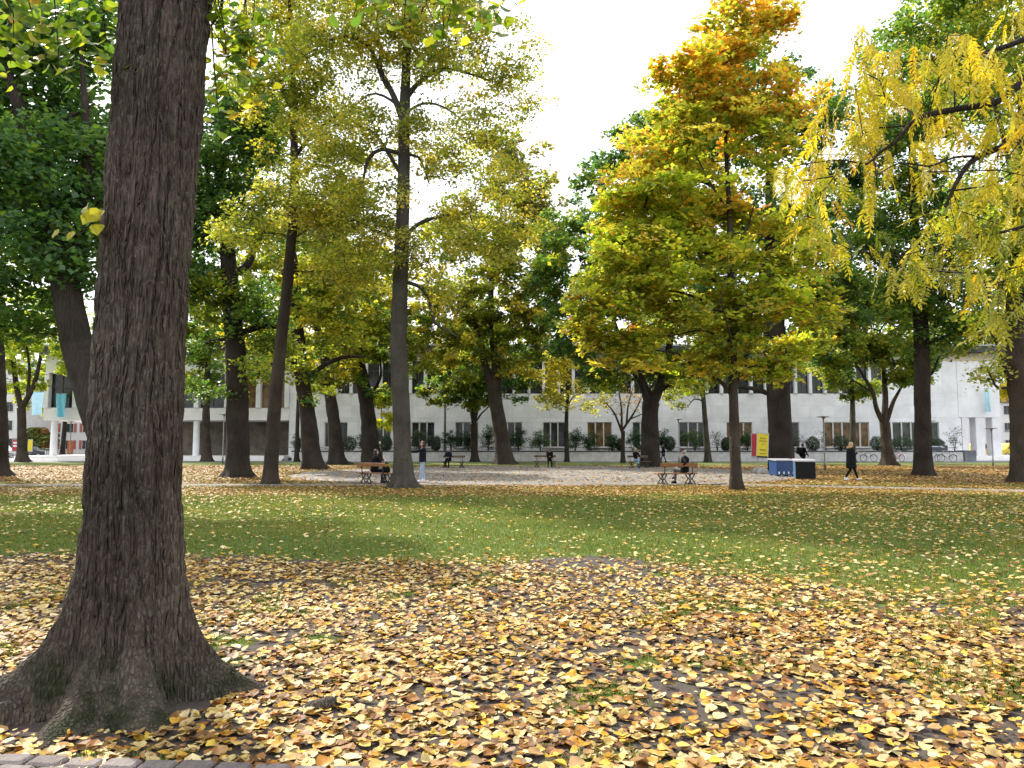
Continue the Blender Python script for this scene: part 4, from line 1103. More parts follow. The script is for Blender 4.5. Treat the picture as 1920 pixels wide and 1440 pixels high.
tree('linden_tree', 'straight dark trunk rising from leaf-covered grass beside the parked bicycles', 39.9, foot(1730, 892),
     [(1730, 892), (1730, 780), (1728, 650), (1723, 560), (1716, 450), (1710, 300), (1705, 150)], [33, 29, 27, 23, 18, 12, 5], 'bark_dark',
     [(1720, 480, 100, 65), (1785, 560, 80, 60), (1680, 380, 90, 70), (1780, 360, 100, 80), (1700, 250, 90, 80), (1800, 200, 110, 90), (1765, 635, 55, 30), (1720, 90, 100, 70), (1660, 560, 60, 40), (1840, 460, 60, 60), (1820, 620, 60, 40), (1640, 470, 60, 50), (1690, 640, 40, 30)], 30000, .14,
     limbs=[([(1730, 645), (1770, 632), (1805, 622)], (8, 6, 3)), ([(1730, 710), (1748, 700), (1760, 670)], (6, 5, 3)), ([(1722, 560), (1690, 500), (1660, 430)], (9, 6, 3)), ([(1720, 500), (1770, 430), (1810, 350)], (10, 7, 3))],
     first=5.5, colour=mixpal(('dark', .3), ('green', .45), ('ygreen', .25)), flare=.45, sides=24, group=G_EDGE)
tree('linden_tree', 'broad dark trunk at the edge of the leaf-strewn grass near the broad steps', 32.4, foot(1932, 905),
     [(1932, 905), (1922, 780), (1912, 690), (1908, 600), (1912, 450), (1916, 300), (1920, 100)], [58, 50, 46, 40, 32, 24, 10], 'bark_brown',
     [(1890, 540, 75, 55), (1870, 690, 45, 25, 0, 'pale'), (1840, 440, 75, 60), (1900, 350, 110, 80), (1830, 80, 120, 90), (1930, 180, 110, 100), (1880, -20, 150, 70), (1725, 30, 70, 45, 0, 'green'), (2000, 450, 120, 100), (1990, 250, 120, 120), (1860, 610, 50, 40)], 28000, .125,
     limbs=[([(1905, 745), (1888, 695), (1872, 650), (1850, 600)], (16, 12, 8, 4)), ([(1905, 722), (1872, 728), (1861, 712), (1850, 690)], (6, 5, 4, 2)), ([(1910, 560), (1860, 480), (1810, 400)], (12, 8, 4)), ([(1914, 420), (1880, 250), (1840, 120)], (14, 9, 4))],
     first=4.6, colour=mixpal(('ygreen', .45), ('green', .35), ('gold', .2)), flare=.45, sides=26, group=G_EDGE)
tree('linden_tree', 'slender trunk with green crown before the stone-panelled entrance hall', 76, foot(388, 864),
     [(388, 864), (386, 800), (388, 720), (392, 650)], [20, 14, 12, 6], 'bark_brown', [(390, 650, 60, 45), (372, 710, 30, 25), (420, 690, 40, 35), (350, 650, 50, 50), (400, 600, 70, 50)], 7000, .2, first=6, colour=mixpal(('green', .5), ('ygreen', .5)), flare=.5, sides=16)
tree('young_tree', 'thin dark trunk with a foot of exposed roots before the low wall', 75, foot(556, 864),
     [(556, 864), (558, 790), (560, 720), (560, 660)], [9, 7, 6, 3], 'bark_dark', [(565, 670, 40, 35), (590, 720, 30, 30, 0, 'lime'), (550, 640, 50, 30)], 3000, .19, first=7, colour=mixpal(('ygreen', .6), ('yellow', .4)), flare=.9, sides=12, clumps=40)
yt = tree('young_tree', 'staked sapling with lime leaves beside the dark leaning trunk', 72, foot(716, 866),
     [(716, 866), (716, 810), (715, 760)], [3, 2.5, 1.5], 'bark_brown', [(716, 765, 26, 30), (708, 740, 20, 25), (722, 790, 22, 18)], 1700, .17, first=3, colour=mixpal(('lime', .8), ('yellow', .2)), flare=.2, sides=8, clumps=30, spray=(.35, .12))
# trees behind the building, crowns filling the gaps over its roof
for i_, (px, Yb, hgt, wd, pl) in enumerate(((470, 112, 25, 7, ('lime', 'ygreen')), (590, 108, 28, 7, ('yellow', 'ygreen')), (700, 116, 27, 8, ('ygreen', 'yellow')), (800, 110, 26, 7, ('lime', 'yellow')), (905, 118, 27, 8, ('ygreen', 'gold')), (1120, 112, 20, 7, ('green', 'ygreen')), (1270, 118, 22, 8, ('ygreen', 'lime')), (1430, 112, 26, 8, ('green', 'olive')), (1580, 116, 27, 8, ('ygreen', 'green')), (1720, 112, 27, 7, ('lime', 'green')), (1895, 108, 25, 6, ('yellow', 'lime')), (230, 112, 26, 8, ('green', 'ygreen')), (340, 116, 26, 7, ('lime', 'green')), (120, 125, 24, 7, ('ygreen', 'green')))):
    x_ = (px - 960) / FPX * Yb
    tree('linden_tree', 'broad tree behind the long white building, its crown rising over the roof', Yb, (x_, Yb), [(x_, Yb, 0), (x_ + .2, Yb, 6), (x_, Yb, hgt * .8)], [.8, .6, .2], 'bark_dark',
         [(x_, Yb, hgt * .62, wd, 5, hgt * .30), (x_ - wd * .5, Yb, hgt * .5, wd * .6, 4, hgt * .22), (x_ + wd * .5, Yb, hgt * .52, wd * .6, 4, hgt * .22)], 2600, .42, first=4, spray=(.9, .3), colour=mixpal((pl[0], .6), (pl[1], .4)), world=True, sides=10, group='trees behind the building', clumps=70)
# ---------------------------------------------------------------- yellow pinnate tree leaning in from the right
def locust():
    base = np.array([7.9, 8.4]); o = np.array([*base, 0.0])
    root = thing('locust_tree', 'tree with drooping yellow feather leaves reaching in from beyond the right edge', 'tree', (*base, 0))
    trunk = catmull(np.array([(0, 0, -.1, .24), (.05, 0, 1.5, .2), (.1, .05, 3.2, .18), (.0, .1, 5, .15), (-.1, .1, 7.5, .11), (-.1, 0, 10, .05)]), .25)
    V, F = loft(trunk[:, :3], trunk[:, 3], 20, .7, .35, 5, .07, 3); Vs, Fs, off = [V], [F], len(V)
    nd = [p for p in trunk[::2, :3]]; nr = list(trunk[::2, 3]); par = [-1] + list(range(len(nd) - 1)); ok = [p[2] > 4.4 for p in nd]
    D = 7.6
    limbs = [([(2150, 40, D), (1980, 130, D), (1920, 152, D), (1870, 190, D), (1790, 205, D - .1), (1720, 222, D - .2), (1680, 265, D - .3), (1650, 285, D - .3), (1625, 308, D - .3), (1580, 300, D - .4), (1500, 308, D - .5)], (.10, .07, .055, .048, .042, .034, .024, .02, .014, .009, .005)),
             ([(2150, 180, D + .4), (1990, 235, D + .2), (1920, 262, D), (1835, 293, D), (1800, 330, D - .1), (1772, 388, D - .1)], (.085, .062, .05, .042, .034, .018)),
             ([(1835, 293, D), (1790, 295, D - .2), (1740, 312, D - .3), (1690, 305, D - .4), (1640, 330, D - .5)], (.02, .016, .014, .011, .006)),
             ([(1720, 222, D - .2), (1690, 200, D), (1650, 195, D + .2), (1600, 205, D + .3)], (.016, .012, .009, .005)),
             ([(2120, -20, D + .5), (1950, 60, D + .6), (1860, 95, D + .6), (1760, 110, D + .6), (1660, 120, D + .5)], (.07, .05, .035, .02, .008)),
             ([(2100, 330, D + .8), (1980, 400, D + .8), (1900, 430, D + .7), (1800, 450, D + .6), (1690, 480, D + .5)], (.05, .035, .024, .015, .006)),
             ([(2140, 450, D + 1), (2000, 500, D + 1), (1900, 520, D + .9), (1850, 540, D + .9)], (.04, .025, .014, .006))]
    for lp, lr in limbs:
        pts = np.array([P(*q) for q in lp]) - o
        i0 = int(np.argmin(np.linalg.norm(np.array(nd) - pts[0], axis=1)))
        if np.linalg.norm(nd[i0] - pts[0]) > .05:
            pts = np.concatenate([[nd[i0]], pts]); lr = (lr[0] * 1.1,) + tuple(lr)
        c4 = catmull(np.concatenate([pts, np.array(lr)[:, None] * .72], 1), .12)
        v, f = loft(c4[:, :3], np.maximum(c4[:, 3], .003), 9, 0, rough=.12, seed=len(nd)); Vs.append(v); Fs.append(f + off); off += len(v)
        prev = i0
        for q in range(2, len(c4), 2):
            nd.append(c4[q, :3]); nr.append(c4[q, 3]); par.append(prev); prev = len(nd) - 1; ok.append(c4[q, 3] < .06)
    fixed = len(nd)
    zones = [(1530, 340, 55, 40, 14), (1515, 440, 35, 30, 7), (1590, 200, 45, 55, 17), (1640, 130, 60, 50, 16), (1690, 190, 60, 60, 17), (1600, 270, 50, 30, 9), (1740, 130, 70, 40, 14), (1830, 150, 90, 60, 20), (1890, 230, 40, 50, 12), (1760, 270, 60, 40, 10),
             (1680, 340, 60, 40, 8), (1860, 350, 50, 50, 10), (1800, 430, 60, 40, 9), (1690, 470, 60, 35, 9), (1610, 480, 30, 30, 4), (1740, 520, 60, 30, 9), (1860, 520, 60, 60, 14), (1900, 440, 40, 50, 10), (1880, 600, 40, 30, 8), (1980, 250, 60, 160, 22), (2000, 500, 70, 100, 16)]
    T, Z = [], []
    for zn in zones:
        for _ in range(max(3, int(zn[4] * .62))):
            p = P(zn[0] + rng.normal() * zn[2] * .62, zn[1] + rng.normal() * zn[3] * .62 - 22, D + rng.normal() * .45 + (.5 if zn[1] > 400 else -.1)) - o
            T.append(p); Z.append(zn[1])
    # crown above and to the right of the picture
    for _ in range(60):
        p = np.array([.6, 0, 8.4]) + rnd_dir(1)[0] * rng.random() ** .4 * np.array([3.2, 3.0, 2.4]); w = p + o
        if w[0] / max(w[1], .5) > .67 or w[2] > 1.9 + .64 * max(w[1], 0): T.append(p); Z.append(0)
    T = np.array(T)
    A, par, tips = skeleton(nd, par, nr, T, np.array(ok), .04)
    n = len(A); acc = np.zeros(n); acc[tips] += .0035 ** 2.2
    for i in range(n - 1, 0, -1):
        if acc[i] == 0: acc[i] = .003 ** 2.2
        if i >= fixed: acc[par[i]] += acc[i]
    R = acc ** (1 / 2.2); R[:fixed] = nr
    i = np.arange(fixed, n); v, f = frustums(A[par[i]], A[i], np.where(par[i] < fixed, np.minimum(R[i] * 1.3, R[par[i]]), R[par[i]]), R[i], 4); Vs.append(v); Fs.append(f + off)
    link('trunk', mesh_np('trunk', np.concatenate(Vs), np.concatenate(Fs), mats=[M['bark_dark']], smooth=True), root)
    # feather leaves
    def frond(seed):
        r = np.random.default_rng(seed); L = r.uniform(.24, .36); npair = int(L / .03); V, F = [], []
        t = np.linspace(0, 1, npair + 2)
        bend = r.uniform(.1, .35)
        px = t * L * .35; pz = -t * L * (.75 + bend * t)
        side = r.normal() * .05
        rach = np.stack([px, side * t * t, pz], 1)
        for k in range(len(t) - 1):
            b_ = len(V) ; w = .0016
            V += [rach[k] + (0, w, 0), rach[k] - (0, w, 0), rach[k + 1] - (0, w, 0), rach[k + 1] + (0, w, 0)]; F += [(b_, b_ + 1, b_ + 2), (b_, b_ + 2, b_ + 3)]
        for k in range(1, len(t)):
            for s in ((-1, 1) if k < len(t) - 1 else (0,)):
                ln = r.uniform(.055, .085) * (1 - .25 * abs(t[k] - .5)); wd = ln * .165
                d = np.array([.25 + r.normal() * .12, s * (.75 + r.normal() * .12), -.75 + r.normal() * .15]); d /= np.linalg.norm(d)
                nrm = np.array([1, r.normal() * .35, .35 + r.normal() * .25]); sd = np.cross(d, nrm); sd /= np.linalg.norm(sd); up = np.cross(sd, d)
                b_ = len(V); p0 = rach[k]
                V += [p0, p0 + d * ln * .45 + sd * wd + up * .004, p0 + d * ln, p0 + d * ln * .45 - sd * wd + up * .004]; F += [(b_, b_ + 1, b_ + 2), (b_, b_ + 2, b_ + 3)]
        return np.array(V), np.array(F)
    M['frond'] = mat_leaf('frond', .5, rough=.4, tint=(1.15, 1.05, .45), attr=False, stops=[(0, (.24, .28, .03)), (.25, (.42, .42, .035)), (.5, (.56, .49, .04)), (.8, (.60, .50, .04)), (1, (.56, .38, .03))])
    M['frond_green'] = mat_leaf('frond_green', .5, rough=.4, tint=(1.15, 1.1, .45), attr=False, stops=[(0, (.12, .17, .02)), (.5, (.22, .24, .025)), (1, (.40, .34, .03))])
    fv = [frond(200 + s) for s in range(10)]
    fm = {k: [mesh_np('feather_leaf', v, f, mats=[M[k]]) for v, f in fv] for k in ('frond', 'frond_green')}
    cnt = 0; rest = [[], []]; off = 0; cols = []
    vis = [k for k in range(len(T)) if (T[k] + o)[0] / (T[k] + o)[1] < .68]
    pool = [(k, j) for j in range(3) for k in vis]
    singles = set((k, j) for k, j in pool[:300])
    for k in range(len(T)):
        green = Z[k] > 400 and rng.random() < .75
        for j in range(3):
            s = int(rng.integers(0, 10)); sc = rng.uniform(.85, 1.3)
            c = T[k] + rng.normal(size=3) * np.array([.07, .07, .05]); rot = (rng.normal() * .3, rng.normal() * .3, rng.uniform(0, 6.28))
            if (k, j) in singles:
                ob = link('feather_leaf', fm['frond_green' if green else 'frond'][s], root, c, rot); ob.scale = (sc,) * 3
            else:
                mt = np.array(Matrix.Rotation(rot[2], 3, 'Z') @ Matrix.Rotation(rot[1], 3, 'Y') @ Matrix.Rotation(rot[0], 3, 'X'))
                v = fv[s][0] @ mt.T * sc + c; rest[0].append(v); rest[1].append(fv[s][1] + off); off += len(v)
                cc = pal('ygreen' if green else 'yellow', 1); cols.append(np.repeat(cc, len(v), 0) * rng.uniform(.8, 1.15))
    me = mesh_np('crown', np.concatenate(rest[0]), np.concatenate(rest[1]), cols=np.concatenate(cols), mats=[M['leaf_yellow']])
    link('crown', me, root)['kind'] = 'stuff'
locust()

# ================================================================ the long white building
YB = 82.0
def bx(px, Y=YB): return P(px, 780, Y)[0]
def bz(py, Y=YB): return P(960, py, Y)[2]
M['travertine'] = mat_plain('travertine', (.70, .695, .725), .75, .13, .7, objvar=.07, bump=.15, bscale=40, wpos=True)
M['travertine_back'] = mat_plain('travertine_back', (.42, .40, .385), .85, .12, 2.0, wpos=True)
M['plaster'] = mat_plain('plaster', (.70, .68, .67), .8, .08, 1.5, wpos=True)
M['beige_band'] = mat_plain('beige_band', (.50, .43, .36), .8, .08, 1.5, wpos=True)
M['fascia'] = mat_plain('fascia', (.035, .03, .03), .5, .3, 3)
M['zinc'] = mat_plain('zinc', (.30, .32, .35), .4, .15, 3, metal=.6)
M['frame'] = mat_plain('window_frame', (.55, .54, .52), .5, .1)
M['dark_frame'] = mat_plain('dark_frame', (.08, .075, .07), .5, .2)
def mat_glass(name, col, rough=.08):
    m, nt, b = new_mat(name)
    oi = N(nt, 'ShaderNodeObjectInfo'); tc = N(nt, 'ShaderNodeTexCoord'); nz = N(nt, 'ShaderNodeTexNoise', Scale=1.3, Detail=3.0)
    ad = N(nt, 'ShaderNodeVectorMath', operation='ADD'); nt.links.new(tc.outputs['Object'], ad.inputs[0]); nt.links.new(oi.outputs['Location'], ad.inputs[1])
    nt.links.new(ad.outputs[0], nz.inputs['Vector'])
    nt.links.new(ramp_out(nt, nz.outputs['Fac'], [(.35, tuple(c * .45 for c in col)), (.65, tuple(c * 1.4 for c in col))]), b.inputs['Base Color'])
    b.inputs['Roughness'].default_value = rough; b.inputs['Specular IOR Level'].default_value = .3
    return m
M['glass_dark'] = mat_glass('glass_dark', (.030, .034, .036))
M['glass_glow_tint'] = mat_glass('glass_glow_tint', (.15, .085, .03), .2)  # warm indoor light painted into the pane colour, no emission
M['glass_green'] = mat_glass('glass_green', (.05, .06, .045))
M['relief'] = mat_plain('relief_stone', (.16, .135, .105), .9, .55, .9, bump=.8, bscale=4, wpos=True)

bld = thing('office_building', 'long two-storey white stone building with strip windows and dark roof edge', 'building', (0, YB, 0))
def part(mb, name, mat, parent=bld, **k):
    ob = mb.build(name, mat, None, **k)
    ob.parent = parent
    if parent is bld: ob.matrix_parent_inverse = Matrix.Translation((0, -YB, 0))
    return ob
XL, XM, XR = bx(82), bx(542), bx(1876)
ZT = bz(662); ZU0, ZU1 = bz(738), bz(677)      # strip window sill and head
ZW0, ZW1 = bz(838.5), bz(791.5)               # ground floor windows
wins = [(609, 652, 3), (690, 733, 3), (772, 815, 3), (854, 897, 3), (938, 979, 3), (1018, 1060, 3), (1101, 1147, 3), (1186, 1230, 3), (1273, 1325, 3), (1362, 1410, 3), (1450, 1498, 3), (1545, 1629, 5), (1673, 1760, 5)]
UX0, UX1 = 602, 1660
XP = bx(1798)                                  # portico starts here
# backing wall, in pieces round the openings
mb = MB()
def wallbox(x0, x1, z0, z1, y0=YB + .06, y1=YB + .5): mb.box(((x0 + x1) / 2, (y0 + y1) / 2, (z0 + z1) / 2), (x1 - x0, y1 - y0, z1 - z0))
wallbox(XM, XP, .3, ZW0); wallbox(XM, XP, ZW1, ZU0)
xs_ = [XM] + [v for w in wins for v in (bx(w[0]), bx(w[1]))] + [XP]
for i in range(0, len(xs_), 2): wallbox(xs_[i], xs_[i + 1], ZW0, ZW1)
wallbox(XM, bx(UX0), ZU0, ZU1); wallbox(bx(UX1), XP, ZU0, ZU1)
part(mb, 'wall', M['travertine_back'])
mb = MB(); wallbox(XM, XR, ZU1, ZT, YB + .02, YB + .5); part(mb, 'wall_band', M['beige_band'])
# rooms behind so that the openings are closed
mb = MB(); mb.box(((XM + XP) / 2, YB + 9, (ZT) / 2 + .2), (XP - XM - .3, 16, ZT - .2)); part(mb, 'core', M['travertine_back'])
# facing slabs, each its own piece
slab_cache = {}
def slab(x0, x1, z0, z1, y=YB, mat='travertine', parent=bld):
    key = (round(x1 - x0, 2), round(z1 - z0, 2), mat)
    if key not in slab_cache: slab_cache[key] = MB().box((0, 0, 0), (x1 - x0 - .012, .05, z1 - z0 - .012), 0, .003).mesh('slab', M[mat])
    ob = link('slab', slab_cache[key], parent, ((x0 + x1) / 2, y + .07 - YB + rng.uniform(-.004, .004), (z0 + z1) / 2))
    return ob
ncol = 54; cw = (XP - XM) / ncol
zz = [ZW1, ZW1 + (ZU0 - ZW1) * .16, ZW1 + (ZU0 - ZW1) * .58, ZU0]
for c_ in range(ncol):
    for r_ in (1, 2): slab(XM + c_ * cw, XM + (c_ + 1) * cw, zz[r_], zz[r_ + 1])
for c_ in range(ncol // 2):
    slab(XM + c_ * 2 * cw, XM + (c_ + 1) * 2 * cw, zz[0], zz[1]); slab(XM + c_ * 2 * cw, XM + (c_ + 1) * 2 * cw, .3, ZW0 - .08)
for i in range(0, len(xs_), 2):
    nsl = max(1, round((xs_[i + 1] - xs_[i]) / 1.3)); w_ = (xs_[i + 1] - xs_[i]) / nsl
    for c_ in range(nsl):
        for a_, b_ in ((ZW0 - .0, (ZW0 + ZW1) / 2), ((ZW0 + ZW1) / 2, ZW1)): slab(xs_[i] + c_ * w_, xs_[i] + (c_ + 1) * w_, a_, b_)
# upper end walls
for x0, x1 in ((XM, bx(UX0)), (bx(UX1), XP)):
    nsl = max(1, round((x1 - x0) / 1.6)); w_ = (x1 - x0) / nsl
    for c_ in range(nsl): slab(x0 + c_ * w_, x0 + (c_ + 1) * w_, ZU0, ZU1)
# ground floor windows
amber = {6, 9, 11}  # windows whose panes take the painted indoor glow
for i, (a_, b_, n_) in enumerate(wins):
    x0, x1 = bx(a_), bx(b_); fb = MB(); d_ = .08
    fb.box(((x0 + x1) / 2, YB + .22, ZW1 - .04), (x1 - x0, .12, d_)); fb.box(((x0 + x1) / 2, YB + .2, ZW0 + .03), (x1 - x0, .3, .07))
    pw = (x1 - x0) / n_
    for k in range(1, n_): fb.box((x0 + k * pw, YB + .18, (ZW0 + ZW1) / 2), (.13, .2, ZW1 - ZW0 - .16))
    for xx in (x0 + .035, x1 - .035): fb.box((xx, YB + .22, (ZW0 + ZW1) / 2), (.07, .12, ZW1 - ZW0 - .16))
    wf = part(fb, 'window', M['frame'])
    for k in range(n_):
        pm = MB().box((0, 0, 0), (pw - .1, .03, ZW1 - ZW0 - .12)).mesh('pane', M['glass_glow_tint' if i in amber else ('glass_green' if i > 10 else 'glass_dark')])
        link('pane', pm, wf, (x0 + (k + .5) * pw, YB + .27, (ZW0 + ZW1) / 2))
    sl = MB(); sl.box(((x0 + x1) / 2, YB - .03, ZW0 - .04), (x1 - x0 + .16, .3, .07)); s_ = sl.build('sill', M['plaster'], wf)
# upper strip of windows between stone fins
nb_ = 38; fx = np.linspace(bx(UX0), bx(UX1), nb_ + 1)
fin_me = MB().box((0, 0, 0), (.32, .5, ZU1 - ZU0), 0, .02).mesh('fin', M['travertine'])
for x in fx: link('fin', fin_me, bld, (x, .10, (ZU0 + ZU1) / 2))
pw = fx[1] - fx[0] - .32
upf = MB()
upf.box((0, 0, 0), (.04, .06, ZU1 - ZU0)); upf.box((0, 0, (ZU1 - ZU0) * .2), (pw, .06, .05)); up_me = upf.mesh('strip_window', M['dark_frame'])
pp = MB().box((0, 0, 0), (pw / 2 - .03, .02, ZU1 - ZU0)).mesh('pane', M['glass_dark']); pp2 = MB().box((0, 0, 0), (pw / 2 - .03, .02, ZU1 - ZU0)).mesh('pane', M['glass_green'])
for k in range(nb_):
    w_ = link('strip_window', up_me, bld, ((fx[k] + fx[k + 1]) / 2, .26, (ZU0 + ZU1) / 2))
    for s in (-1, 1): link('pane', pp if rng.random() < .7 else pp2, w_, (s * pw / 4, .05, 0))
# roof edge
mb = MB(); mb.box(((XL + XR) / 2, YB + 8, (bz(662) + bz(650.5)) / 2), (XR - XL + 1.6, 17.6, bz(650.5) - bz(662)), 0, .03); roof = part(mb, 'roof', M['fascia'])
mb = MB(); mb.box(((XL + XR) / 2, YB + 8, bz(648.8)), (XR - XL + 1.7, 17.7, bz(647.3) - bz(650.3))); rc = mb.build('roof_cap', M['zinc'], roof); rc.matrix_parent_inverse = Matrix.Identity(4)
# left wing over the open entrance hall
ZF = bz(788)
mb = MB(); wallbox(XL, XM, ZF, bz(765), YB - .02, YB + 10); part(mb, 'hall_beam', M['plaster'])
mb = MB(); wallbox(XL, XM, bz(699), ZT, YB - .02, YB + .4); mb.box(((XL + XM) / 2, YB + 6, (bz(765) + ZT) / 2), (XM - XL - .2, 10, ZT - bz(765))); part(mb, 'wing_wall', M['plaster'])
hx = [82, 140, 197, 254, 311, 368, 425, 484, 542]
for i in range(8):
    x0, x1 = bx(hx[i]) + .25, bx(hx[i + 1]) - .25; za, zb = bz(764), bz(700); fb = MB()
    fb.box(((x0 + x1) / 2, YB + .3, (za + zb) / 2 + .4), (x1 - x0, .08, .06)); fb.box(((x0 + x1) / 2, YB + .3, (za + zb) / 2), (.06, .08, zb - za))
    wf = part(fb, 'wing_window', M['dark_frame'])
    pm = MB().box((0, 0, 0), ((x1 - x0) / 2 - .05, .03, zb - za)).mesh('pane', M['glass_glow_tint' if i > 5 else 'glass_dark'])
    for s in (-1, 1): link('pane', pm, wf, ((x0 + x1) / 2 + s * (x1 - x0) / 4, YB + .42, (za + zb) / 2))
fm_ = MB().box((0, 0, 0), (.5, .8, bz(699) - bz(765)), 0, .03).mesh('pier', M['travertine'])
for i in range(9): link('pier', fm_, bld, (bx(hx[i]) + (.25 if i == 0 else -.25 if i == 8 else 0), .2, (bz(699) + bz(765)) / 2))
col_me = MB().lathe([(.36, 0), (.36, .05), (.34, .08), (.33, ZF - .65), (.36, ZF - .55)], sides=24).mesh('column', M['travertine'], True)
for px in (98, 366): link('column', col_me, bld, (bx(px), .5, .5))
mb = MB(); mb.box(((bx(140) + XM) / 2, YB + 6.2, ZF / 2 + .2), (XM - bx(140), .4, ZF)); part(mb, 'relief_wall', M['relief'])
mb = MB(); mb.box((bx(528), YB + 5.95, 2.3), (.55, .08, 2.4)); part(mb, 'glass_door', M['glass_dark'])
# stone plinth with steps under the hall
mb = MB(); mb.box(((XL + XM) / 2 - 1, YB + 4, .26), (XM - XL + 2, 11, .50)); part(mb, 'plinth', M['plaster'])
for k in range(3):
    mb = MB(); mb.box(((XL + XM) / 2 - 1, YB - 1.9 - .38 * k + .19, .205 - .0625 - .125 * k + .062), (XM - XL + 2, .40, .125), 0, .012); part(mb, 'step', M['plaster'])
# portico on the right
zP = bz(782.5)
mb = MB(); wallbox(XP, XR, zP, ZU1, YB + .0, YB + 8); part(mb, 'portico_beam', M['travertine'])
for a_, b_ in ((1803, 1815), (1829, 1845), (1860, 1876)):
    mb = MB(); mb.box(((bx(a_) + bx(b_)) / 2, YB + .6, (zP + .5) / 2), (bx(b_) - bx(a_), 1.15, zP - .5), 0, .02); part(mb, 'portico_pillar', M['travertine'])
mb = MB(); mb.box((bx(1803) - .3, YB + 4, zP / 2), (.5, 7.9, zP - .1)); part(mb, 'side_wall', M['travertine'])
xs0, xs1 = bx(1822, 78), bx(2010, 78)
mb = MB(); mb.box(((xs0 + xs1) / 2, YB + 5, .26), (xs1 - xs0, 13.5, .5)); part(mb, 'platform', M['plaster'])
for k in range(4):
    mb = MB(); mb.box(((xs0 + xs1) / 2, YB - 1.77 - .36 * k - .18, .435 - .12 * k - .0), (xs1 - xs0, .37, .118), 0, .012); part(mb, 'step', M['plaster'])

# low wall with planted bed in front of the building
YW = 77.0
M['wall_block'] = mat_plain('wall_block', (.72, .70, .69), .85, .22, 2.2, bump=.4, bscale=20, objvar=.1, wpos=True)
M['coping'] = mat_plain('coping', (.06, .055, .055), .7, .35, 4)
M['concrete_dark'] = mat_plain('concrete_dark', (.16, .165, .18), .85, .35, 1.6)
wx0, wx1 = P(547, 850, YW)[0], P(1806, 850, YW)[0]
rw = thing('garden_wall', 'long low pale stone-block wall with dark coping holding the shrub bed', 'wall', ((wx0 + wx1) / 2, YW, 0))
cx_ = (wx0 + wx1) / 2
zc = 1.06
ob = MB().box((0, .25, .46), (wx1 - wx0 - .04, .36, .94)).build('core', M['travertine_back'], rw)
mb = MB(); rh = .155
for r_ in range(6):
    x = -(wx1 - wx0) / 2 - (.4 if r_ % 2 else 0)
    while x < (wx1 - wx0) / 2:
        w_ = rng.uniform(.5, 1.0); a_, b_ = max(x, -(wx1 - wx0) / 2), min(x + w_, (wx1 - wx0) / 2)
        if b_ - a_ > .08: mb.box(((a_ + b_) / 2, .04 + rng.uniform(-.008, .008), .01 + (r_ + .5) * rh), (b_ - a_ - .016, .10, rh - .016))
        x += w_
ob = mb.build('stone_blocks', M['wall_block'], rw); ob['kind'] = 'stuff'
MB().box((0, .2, 1.0), ((wx1 - wx0) + .1, .55, .12), 0, .015).build('coping', M['coping'], rw)
MB().box((0, 2.55, .45), ((wx1 - wx0), 4.2, 1.0)).build('planting_soil', M['joint'], rw)
# dark end block by the steps
ex0, ex1 = P(1806.5, 850, YW)[0], P(1828, 850, YW)[0]
MB().box(((ex0 + ex1) / 2 - cx_ + .02, .6, .55), (ex1 - ex0, 1.6, 1.1), 0, .015).build('end_block', M['concrete_dark'], rw)
# building name plate on the wall
M['plate'] = mat_plain('plate', (.045, .055, .075), .5, .15)
M['white_paint'] = mat_plain('white_paint', (.75, .75, .74), .6, .05)
def text_mesh(txt, size, mat, ext=.004, align='CENTER'):
    cu = bpy.data.curves.new('txt', 'FONT'); cu.body = txt; cu.size = size; cu.align_x = align; cu.align_y = 'CENTER'; cu.extrude = ext; cu.resolution_u = 3
    ob = bpy.data.objects.new('txt', cu); C.objects.link(ob); dg = bpy.context.evaluated_depsgraph_get()
    me = bpy.data.meshes.new_from_object(ob.evaluated_get(dg)); bpy.data.objects.remove(ob); bpy.data.curves.remove(cu)
    me.materials.clear(); me.materials.append(mat); return me
px0, px1 = P(1746, 840, YW)[0], P(1780, 840, YW)[0]
nm = thing('name_plate', 'dark blue name board with white lettering on top of the low wall', 'sign', ((px0 + px1) / 2, YW + .3, 1.06))
MB().box((0, 0, .28), (px1 - px0, .08, .52), 0, .01).build('board', M['plate'], nm)
for k_, (u0, u1, zz_, hh_) in enumerate(((-.46, -.02, .42, .055), (.03, .24, .42, .055), (.14, .32, .33, .035))):
    w_ = px1 - px0; MB().box(((u0 + u1) / 2 * w_, -.043, zz_), ((u1 - u0) * w_, .01, hh_)).build('lettering', M['white_paint'], nm)
